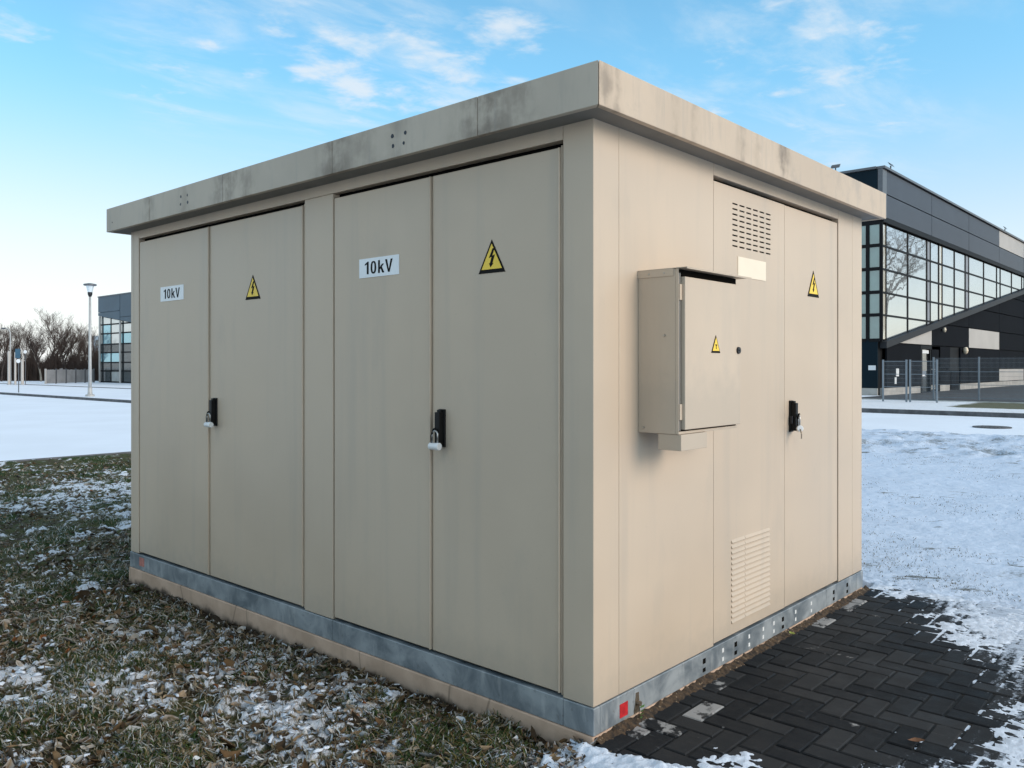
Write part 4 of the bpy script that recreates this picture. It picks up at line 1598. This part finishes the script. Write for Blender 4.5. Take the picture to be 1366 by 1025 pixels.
# front glazing
ZR = [3.10, 4.51, 5.78, 7.09, 8.40, 9.66]
VX = [45.45, 46.14, 50.08, 53.95, 54.70, 56.62, 57.40, 60.41, 63.3, 64.25, 68.72, 73.0, 74.25, 78.45, 82.6, 83.6, 88.0, 91.0]
mb = MB()
for i, (a, b) in enumerate(zip(VX[:-1], VX[1:])):
    for z0, z1 in zip(ZR[:-1], ZR[1:]):
        p = [(a + 0.06, z0 + 0.06), (b - 0.06, z0 + 0.06), (b - 0.06, z1 - 0.06), (a + 0.06, z1 - 0.06)]
        p = clip_half(p, -0.1475, 1, -(3.06 - 0.1475 * 45.76) - 0.03)
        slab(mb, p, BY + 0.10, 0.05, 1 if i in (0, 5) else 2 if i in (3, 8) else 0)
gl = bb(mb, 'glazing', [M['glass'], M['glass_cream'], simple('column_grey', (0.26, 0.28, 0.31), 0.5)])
mb = MB()
for x in VX:
    z0 = slope(x) - 0.02
    if z0 < 9.6:
        mb.box(x - 0.06, x + 0.06, BY + 0.06, BY + 0.16, z0, 9.68)
for z in ZR[1:-1]:
    xe = min(45.76 + (z - 3.06) / 0.1475, 91)
    mb.box(45.46, xe, BY + 0.065, BY + 0.15, z - 0.055, z + 0.055)
bb(mb, 'mullion', M['frame'], gl)
# side of the building facing the kiosk
mb = MB()
for y0, y1 in ((BY + 0.26, 22.4), (22.46, 32), (32.06, 47)):
    mb.box(BX, BX + 0.095, y0, y1, 9.95, 12.64)
    mb.box(BX, BX + 0.095, y0, y1, 0.42, 3.10)
bb(mb, 'side_cladding', M['clad_side'])
mb = MB()
VY = [BY + 0.06, 14.20, 15.9, 17.9, 19.9, 21.9]
for i, (a, b) in enumerate(zip(VY[:-1], VY[1:])):
    for z0, z1 in zip(ZR[:-1], ZR[1:]):
        mb.box(BX + 0.05, BX + 0.095, a + 0.06, b - 0.06, z0 + 0.06, z1 - 0.06)
sg = bb(mb, 'glazing', M['glass_teal'])
mb = MB()
for y in VY:
    mb.box(BX - 0.03, BX + 0.045, y - 0.09, y + 0.09, 3.10, 9.74)
for z in ZR:
    for a, b in zip(VY[:-1], VY[1:]):
        mb.box(BX - 0.025, BX + 0.045, a + 0.091, b - 0.091, z - 0.09, z + 0.09)
bb(mb, 'mullion', M['frame'], sg)
mb = MB().box(BX + 0.01, BX + 0.095, BY + 0.26, 47, -0.1, 0.40)
bb(mb, 'base_course', M['bconc'])
# entrance: glazed double door and a plain door
mb = MB()
mb.box(52.42, 52.72, BY + 0.0, BY + 0.24, 0.0, 2.95)
mb.box(56.33, 56.63, BY + 0.0, BY + 0.24, 0.0, 2.95)
mb.box(52.73, 56.32, BY + 0.0, BY + 0.24, 2.72, 2.95)
mb.box(54.45, 54.65, BY + 0.02, BY + 0.24, 0.0, 2.71)
dr = bb(mb, 'entrance_door', M['frame'])
bb(MB().box(52.73, 54.44, BY + 0.14, BY + 0.18, 0.03, 2.70), 'glass', M['glass_dark'], dr)
bb(MB().box(54.66, 56.32, BY + 0.14, BY + 0.18, 0.03, 2.70), 'glass', M['glass_dark'], dr)
bb(MB().box(52.8, 54.38, BY + 0.09, BY + 0.13, 2.45, 2.66), 'blind', M['white'], dr)
bb(MB().box(54.75, 56.2, BY + 0.09, BY + 0.13, 2.36, 2.55), 'blind', M['white'], dr)
M['door_notice'] = simple('door_notice', (0.30, 0.29, 0.26), 0.5)
bb(MB().box(52.9, 54.0, BY + 0.10, BY + 0.13, 1.35, 2.05), 'notice_panel', M['door_notice'], dr)
bb(MB().box(52.9, 53.6, BY + 0.10, BY + 0.13, 1.02, 1.12), 'notice_panel', M['white'], dr)
bb(MB().box(54.9, 55.9, BY + 0.10, BY + 0.13, 0.15, 1.5), 'notice_panel', M['door_notice'], dr)
bb(MB().box(54.85, 55.3, BY + 0.06, BY + 0.095, 0.85, 1.35), 'notice_panel', M['white'], dr)
mb = MB().box(59.05, 61.6, BY + 0.10, BY + 0.24, 0.0, 2.95)
d2 = bb(mb, 'side_door', M['frame'])
mb = MB().box(59.5, 61.2, BY + 0.06, BY + 0.095, 0.1, 1.35)
bb(mb, 'door_leaf', M['clad_low'], d2)
for (x, z, r) in ((56.9, 4.02, 0.13), (62.2, 2.72, 0.22)):
    mb = MB().lathe([(0.05, -r), (r * 0.55, -r * 0.7), (r * 0.8, 0.1 * r), (r * 0.6, r), (0.06, r * 1.25)], (x, BY - 0.20, z), 12)
    wl = bb(mb, 'wall_lamp', M['cream'])
    mb = MB().box(x - 0.05, x + 0.05, BY - 0.06, BY - 0.002, z - 0.06, z + 0.1)
    bb(mb, 'bracket', M['frame'], wl)
bb(MB().box(47.6, 48.1, BY - 0.02, BY - 0.001, 1.05, 1.50), 'notice', M['white'])
bb(MB().box(47.35, 47.65, BY - 0.02, BY - 0.001, 0.62, 1.0), 'notice', M['white'])
mb = MB().box(BX - 0.02, BX - 0.001, BY + 0.35, BY + 0.75, 1.42, 1.68)
bb(mb, 'notice', M['white'])


def floodlight(x, y, z, rz):
    mb = MB()
    mb.tube([(0, 0, 0), (0, 0, 0.32)], 0.04, 8)
    mb.box(-0.14, 0.14, -0.05, 0.05, 0.0, 0.06)
    c_, s_ = math.cos(rz), math.sin(rz)

    def tr(m):
        m.v = [(x + a * c_ - b * s_, y + a * s_ + b * c_, z + h) for a, b, h in m.v]
        return m
    f = bb(tr(mb), 'floodlight', M['flash'])
    mb = MB().prism([(-0.25, -0.14, 0.26), (0.25, -0.14, 0.26), (0.25, -0.02, 0.44), (-0.25, -0.02, 0.44)], (0, 0.12, 0.08))
    bb(tr(mb), 'lamp_head', M['flash'], f)
    return f


floodlight(45.3, 16.0, 12.80, R(-90))
floodlight(47.0, BY + 0.1, 12.80, 0.0)
floodlight(76.0, BY + 0.1, 12.80, 0.0)


# ------------------------------------------------------------------ wire fences
M['fence_steel'] = simple('fence_galvanised', (0.20, 0.23, 0.26), 0.6, 0.1)


def wire_fence(loc, posts, h, label, gate=()):
    """posts: local y positions; panels between neighbours unless the gap is under 0.3 m"""
    t = tag(empty('wire_fence', loc), label, 'fence')
    for p in posts:
        MB().box(-0.035, 0.035, p - 0.036, p + 0.036, -0.2, h + 0.03).build('post', M['fence_steel'], t)
    for a, b in zip(posts[:-1], posts[1:]):
        lo, hi = min(a, b) + 0.05, max(a, b) - 0.05
        if hi - lo < 0.3:
            continue
        mb = MB()
        k = lo + 0.02
        while k < hi:
            mb.box(-0.0025, 0.0025, k - 0.0025, k + 0.0025, 0.06, h)
            k += 0.05
        for z in [0.1 + i * (h - 0.15) / 9 for i in range(10)]:
            fat = 0.012 if abs(((z - 0.1) / (h - 0.15) * 9) % 3) < 0.01 else 0.003
            mb.box(0.003, 0.009, lo, hi, z - fat, z + fat)
            if fat > 0.01:
                mb.box(-0.009, -0.003, lo, hi, z - fat, z + fat)
        mb.build('mesh_panel', M['fence_steel'], t)
    return t


wire_fence((37.3, 10.8, 0), [0.0, -1.02, -1.18, -2.30], 1.90, 'short galvanised mesh fence and gate standing nearest the kiosk, before the glazed entrance')
wire_fence((41.5, 7.76, 0), [2.0, 0.0, -2.5, -5.0, -7.5], 2.05, 'long galvanised mesh fence running off right, set back before the dark building')

# ================================================================== left background
GX = 32.86
M['lclad'] = simple('slate_cladding', (0.050, 0.085, 0.115), 0.5, var=0.1, scale=0.3)
M['lglass_a'] = glass_mat('blue_glass', (0.16, 0.36, 0.44), 0.40, (0.55, 0.85, 0.95))
M['lglass_b'] = glass_mat('grey_glass', (0.05, 0.062, 0.064), 0.05)
M['lglass_c'] = glass_mat('pale_glass', (0.55, 0.56, 0.52), 0.35)
lb = tag(empty('glass_building', (GX, 88.35, 0)), 'blue glass office building with slate top storey behind the lamp post', 'building')


def lbb(mb, name, mats, parent=None):
    mb.v = [(x - GX, y - 88.35, z) for x, y, z in mb.v]
    return mb.build(name, mats, parent or lb)


mb = MB().box(GX + 0.3, GX + 40, 58, 88.3, 0, 8.7)
lbb(mb, 'wall', M['frame'])
sl = lambda y: 6.92 - (88.35 - y) * 0.12
mb = MB()
for a, b in ((88.35, 83.05), (82.95, 77.0), (76.9, 70), (69.9, 58)):
    mid = max(sl(a), sl(b)) + 0.35
    for (f0, f1) in ((lambda y: sl(y) + 0.03, lambda y: mid - 0.02), (lambda y: mid + 0.02, lambda y: 8.86)):
        mb.prism([(GX, b, f0(b)), (GX, a, f0(a)), (GX, a, f1(a)), (GX, b, f1(b))], (0.28, 0, 0))
lbb(mb, 'top_cladding', M['lclad'])
lbb(MB().box(GX - 0.05, GX + 40, 57.95, 88.4, 8.87, 8.98), 'parapet', M['flash'])
rowz = [0.05, 1.18, 2.05, 3.07, 3.93, 5.04, 5.98, 6.92]
my = [88.25, 87.5, 85.5, 83.37, 82.6, 80.6, 78.5, 77.7, 75.6, 73.4, 71, 69, 67, 65, 63, 61, 58.2]
mb = MB()
pick = {0: (1, 1, 2), 1: (1, 1, 2, 1), 2: (0, 0, 1, 0), 3: (1, 1, 1), 4: (0, 0, 0, 2), 5: (2, 0, 2), 6: (2, 2, 0)}
for r, (z0, z1) in enumerate(zip(rowz[:-1], rowz[1:])):
    for i, (a, b) in enumerate(zip(my[:-1], my[1:])):
        p = [(b + 0.05, z0 + 0.04), (a - 0.05, z0 + 0.04), (a - 0.05, z1 - 0.04), (b + 0.05, z1 - 0.04)]
        p = clip_half(p, 0.12, -1, 6.92 - 0.12 * 88.35 - 0.03)
        if len(p) >= 3:
            mi = rnd.choice(pick[r])
            mb.prism([(GX + 0.16, q[0], q[1]) for q in p], (0.05, 0, 0), mi)
lgl = lbb(mb, 'glazing', [M['lglass_a'], M['lglass_b'], M['lglass_c']])
mb = MB()
for i, y in enumerate(my):
    mb.box(GX + 0.13, GX + 0.158, y - 0.09, y + 0.09, 0, sl(y) + 0.05)
for z in rowz:
    ye = 88.3
    if z > sl(58):
        y0 = 88.35 - (6.92 - z) / 0.12
    else:
        y0 = 58
    if y0 < ye - 0.5:
        mb.box(GX + 0.135, GX + 0.155, y0, ye, z - 0.07, z + 0.07)
lbb(mb, 'mullion', M['frame'], lgl)
mb = MB()
for y in (88.0, 83.0, 78, 73):
    mb = MB().tube([(GX + 0.02, y, 0), (GX + 0.02, y, sl(y))], 0.10, 10)
    lbb(mb, 'column', M['clad_pale'])

# pale block far away between lamp post and glass building
pb = tag(empty('distant_block', (CAMP[0] + math.cos(YAW) * 205 + math.sin(YAW) * (-103.6), CAMP[1] + math.sin(YAW) * 205 + math.cos(YAW) * 103.6, 0)), 'distant pale block just showing left of the glass building', 'building')
MB().box(0, 22, -12, 0, 0, 9.2).build('wall', simple('distant_pale', (0.50, 0.53, 0.55), 0.8), pb)
for i in range(3):
    for k in range(3):
        MB().box(-0.02, 0.1, -3.6 - i * 3.6, -1.6 - i * 3.6, 1.2 + k * 2.7, 2.8 + k * 2.7).build('window', M['lglass_b'], pb)

# grey fence along the trees
gf = tag(empty('panel_fence', (26.3, 84.0, 0)), 'low grey panel fence between the bare trees and the glass building', 'fence')
M['gfence'] = simple('grey_fence', (0.27, 0.275, 0.28), 0.8, var=0.15, scale=1.0)
ux, uy = 32.4 - 26.3, 88.3 - 84.0
LN = math.hypot(ux, uy)
gf.rotation_euler = (0, 0, math.atan2(uy, ux))
nP = 5
for k in range(nP + 1):
    MB().box(k * LN / nP - 0.05, k * LN / nP + 0.05, -0.08, 0.06, -0.1, 1.42).build('post', M['flash'] if k else M['clad_pale'], gf)
for k in range(nP):
    mb = MB()
    a = k * LN / nP + 0.06
    w = (LN / nP - 0.12) / 9
    for q in range(9):
        mb.box(a + q * w + 0.012, a + (q + 1) * w - 0.012, -0.03, 0.0, 0.02, 1.33 + rnd.uniform(-0.03, 0.03) + (0.12 if k == 1 and 2 < q < 6 else 0))
    mb.box(a, a + 9 * w, 0.001, 0.03, 0.35, 0.45)
    mb.box(a, a + 9 * w, 0.001, 0.03, 1.0, 1.1)
    mb.build('panel', M['gfence'], gf)

# street lamp
M['pole'] = simple('grey_pole', (0.42, 0.42, 0.41), 0.5, 0.2)
M['lampglass'] = glass_mat('lamp_glass', (0.62, 0.68, 0.70), 0.3)
sl_ = tag(empty('street_lamp', (15.78, 46.2, -0.045)), 'grey street lamp with a flat hat and clear cone on a tall slim pole', 'street lamp')
MB().tube([(0, 0, 0.02), (0, 0, 2.0), (0, 0, 5.55)], [0.10, 0.08, 0.06], 14).build('pole', M['pole'], sl_, smooth=True)
MB().lathe([(0.24, 0), (0.24, 0.10), (0.13, 0.14), (0.11, 0.5)], n=14).build('base', M['pole'], sl_)
mb = MB().lathe([(0.07, 5.55), (0.12, 5.68), (0.125, 5.80)], n=16)
mb.build('collar', M['blacksteel'], sl_)
MB().lathe([(0.12, 5.801), (0.20, 6.15), (0.20, 6.155)], n=20).build('shade', M['lampglass'], sl_)
MB().lathe([(0.30, 6.16), (0.345, 6.19), (0.33, 6.25), (0.1, 6.30)], n=20).build('hat', M['flash'], sl_)

ol = tag(empty('road_lamp', (22.91, 82.69, -0.02)), 'slender street light with a curved arm, farthest left among the bare trees', 'street lamp')
pts = [(0, 0, 0), (0, 0, 4.6)] + [(-0.45 * (1 - math.cos(a)) * 0.668, 0.45 * (1 - math.cos(a)) * 0.744, 4.6 + 0.55 * math.sin(a)) for a in (0.4, 0.8, 1.2, 1.57)]
MB().tube(pts, [0.08, 0.05, 0.045, 0.045, 0.04, 0.04], 8).build('pole', M['pole'], ol)
MB().tube([(-0.3, 0.335, 5.15), (-0.52, 0.58, 5.12)], [0.07, 0.09], 8).build('lamp_head', M['flash'], ol)


def post_thing(loc, h, r, label):
    t = tag(empty('bollard_post', loc), label, 'post')
    MB().tube([(0, 0, 0), (0, 0, h * 0.98), (0, 0, h)], [r, r * 0.9, r * 0.6], 10).build('shaft', M['clad_pale'], t)
    MB().lathe([(r * 1.5, 0), (r * 1.5, 0.05), (r, 0.08)], n=10).build('base', M['pole'], t)
    return t


post_thing((22.6, 82.1, -0.02), 3.05, 0.11, 'thick pale post at far left, tallest of three before the wood')
post_thing((23.0, 81.7, -0.02), 2.95, 0.09, 'pale post standing just right of the tallest one, before the wood')
post_thing((23.45, 81.3, -0.02), 2.3, 0.13, 'shortest pale post, behind the blue road sign before the wood')
M['blue'] = simple('sign_blue', (0.035, 0.10, 0.16), 0.4)
rs = tag(empty('road_sign', (15.53, 56.86, -0.045)), 'blue road sign with small white disc on a thin dark post', 'road sign')
rs.rotation_euler = (0, 0, YAW - R(90))
MB().tube([(0, 0, 0), (0, 0, 2.85)], 0.03, 8).build('post', M['flash'], rs)
MB().box(-0.20, 0.13, -0.05, -0.031, 2.20, 2.80).build('board', M['blue'], rs, bevel=0.004)
MB().tube([(0.0, -0.035, 2.02), (0.0, -0.055, 2.02)], 0.13, 18).build('disc', M['white'], rs)
rs2 = tag(empty('road_sign', (23.89, 81.86, -0.02)), 'small plain white disc sign on a thin post before the trees', 'road sign')
rs2.rotation_euler = (0, 0, YAW - R(90))
MB().tube([(0, 0, 0), (0, 0, 3.15)], 0.03, 8).build('post', M['flash'], rs2)
MB().tube([(0.0, -0.035, 3.0), (0.0, -0.055, 3.0)], 0.16, 18).build('disc', M['white'], rs2)

# ------------------------------------------------------------------ bare winter trees
M['bark'] = simple('winter_bark', (0.060, 0.042, 0.033), 0.9, var=0.3, scale=1.5)
M['bark_pale'] = simple('pale_bark', (0.30, 0.26, 0.21), 0.9, var=0.25, scale=2)
M['twig'] = simple('brown_twigs', (0.052, 0.033, 0.025), 0.95, var=0.3, scale=0.6)


def grow(rn, h, spread=0.5, depth=5, trunk_r=0.16, low=0.25):
    """returns trunk MB and crown MB of a leafless tree of height h"""
    tr, cr = MB(), MB()

    def branch(p, d, l, r, lev):
        n = 3 if lev else 6
        pts, rad = [p], [r]
        q = p.copy()
        dd = d.copy()
        for k in range(n):
            dd = (dd + Vector((rn.gauss(0, 0.13), rn.gauss(0, 0.13), rn.gauss(0.05, 0.08)))).normalized()
            q = q + dd * l / n
            pts.append(q.copy())
            rad.append(max(r * (1 - 0.72 * (k + 1) / n), 0.006))
        (tr if lev == 0 else cr).tube(pts, rad, 7 if lev == 0 else 4 if lev < 3 else 3, 0, False)
        if lev >= depth:
            return
        kids = {0: 9, 1: 5, 2: 5, 3: 4, 4: 3}.get(lev, 3)
        for c in range(kids):
            t = (low + (1 - low) * (c + rn.random()) / kids) if lev == 0 else rn.uniform(0.25, 1.0)
            i = min(int(t * n), n - 1)
            f = t * n - i
            b = pts[i].lerp(pts[i + 1], f)
            az = rn.random() * 6.283
            side = Vector((math.cos(az), math.sin(az), 0))
            nd = (dd * (1.0 - spread) + side * spread * rn.uniform(0.7, 1.3) + Vector((0, 0, 0.25))).normalized()
            branch(b, nd, l * (0.62 if lev == 0 else 0.58) * rn.uniform(0.7, 1.15) * (1.15 - 0.5 * t if lev == 0 else 1), rad[i] * 0.62, lev + 1)
    branch(Vector((0, 0, -0.1)), Vector((0, 0, 1)), h * 0.82, trunk_r, 0)
    return tr, cr


protos = []
for k, (h, sp, tr_) in enumerate(((7.0, 0.45, 0.15), (5.6, 0.52, 0.12), (6.2, 0.38, 0.11))):
    a, b = grow(random.Random(30 + k), h, sp, 4, tr_)
    protos.append((a, b, h))


def plant(proto, x, y, rz, sc, label, group=None, pale=False):
    a, b, h = protos[proto]
    t = tag(empty('bare_tree', (x, y, -0.02), rz), label, 'tree', group)
    t.scale = (sc, sc, sc)
    key = (proto, pale)
    if key not in plant.cache:
        o1 = a.build('trunk', M['bark_pale'] if pale else M['bark'], t, smooth=True)
        o2 = b.build('crown', M['twig'], t)
        plant.cache[key] = (o1, o2)
    else:
        for o in plant.cache[key]:
            c = o.copy()
            C.objects.link(c)
            c.parent = t
    return t


plant.cache = {}


def gx(u, dep):
    """ground position seen at picture column u, dep metres ahead"""
    lat = (u - 683) / 1106.0 * dep
    return CAMP[0] + math.cos(YAW) * dep + math.sin(YAW) * lat, CAMP[1] + math.sin(YAW) * dep - math.cos(YAW) * lat


x, y = gx(87, 96); plant(0, x, y, 0.5, 0.98, 'tallest bare tree, wide open crown standing above the grey panel fence')
x, y = gx(55, 92); plant(1, x, y, 2.1, 0.95, 'bare tree with a pale trunk at the left end of the panel fence', None, True)
x, y = gx(22, 94); plant(2, x, y, 1.1, 0.82, 'bare tree rising behind the pale posts')
x, y = gx(70, 100); plant(1, x, y, 4.0, 1.15, 'bare bushy tree directly left of the tallest tree')
x, y = gx(2, 92); plant(0, x, y, 3.0, 0.70, 'bare tree at the very left edge of the view')
x, y = gx(106, 100); plant(2, x, y, 0.3, 0.85, 'slim bare tree just left of the street lamp')
for (u, dep, pr, sc) in ((10, 104, 1, 0.9), (32, 106, 2, 0.85), (42, 103, 1, 0.85), (62, 107, 2, 1.0), (78, 109, 1, 1.0), (96, 106, 1, 0.95), (114, 110, 1, 0.85), (122, 112, 0, 0.7), (-12, 104, 1, 0.95), (-30, 108, 0, 0.9), (136, 116, 2, 0.9), (48, 112, 0, 0.8), (18, 114, 0, 0.72), (90, 116, 0, 0.9), (110, 120, 2, 0.95), (0, 118, 2, 1.0)):
    x, y = gx(u, dep)
    plant(pr, x, y, rnd.random() * 6, sc * rnd.uniform(0.92, 1.08), 'dark bare tree deep in the wood behind the front row', 'bare trees deep in the wood')

# thicket under the trees: nobody could count it
mb = MB()
rt = random.Random(77)
for k in range(8200):
    u = rt.uniform(-60, 150)
    dep = rt.uniform(95, 124)
    x, y = gx(u, dep)
    h = rt.uniform(1.0, 3.6) * (0.7 + 0.45 * math.sin(u * 0.11) ** 2)
    a = rt.random() * 6.283
    l = rt.uniform(0.1, 0.6)
    p0 = Vector((x, y, -0.1))
    p1 = p0 + Vector((math.cos(a) * l * 0.4, math.sin(a) * l * 0.4, h * 0.6))
    p2 = p0 + Vector((math.cos(a) * l, math.sin(a) * l, h))
    mb.tube([p0, p1, p2], [0.035, 0.022, 0.006], 3, 0, False)
    for q in range(3):
        b0 = p0.lerp(p2, rt.uniform(0.3, 0.8))
        a2 = rt.random() * 6.283
        mb.tube([b0, b0 + Vector((math.cos(a2) * 0.5, math.sin(a2) * 0.5, rt.uniform(0.3, 0.9)))], [0.016, 0.005], 3, 0, False)
tag(mb.build('thicket', M['twig']), kind='stuff')

# the big tree across the road that shows in the dark building's windows
a, b = grow(random.Random(93), 17.0, 0.6, 4, 0.34, 0.3)
t = tag(empty('bare_tree', (86.0, 0.35, 0)), 'big bare tree out of view on the right, seen reflected in the dark building windows', 'tree')
a.build('trunk', M['bark'], t, smooth=True)
b.build('crown', M['bark'], t)
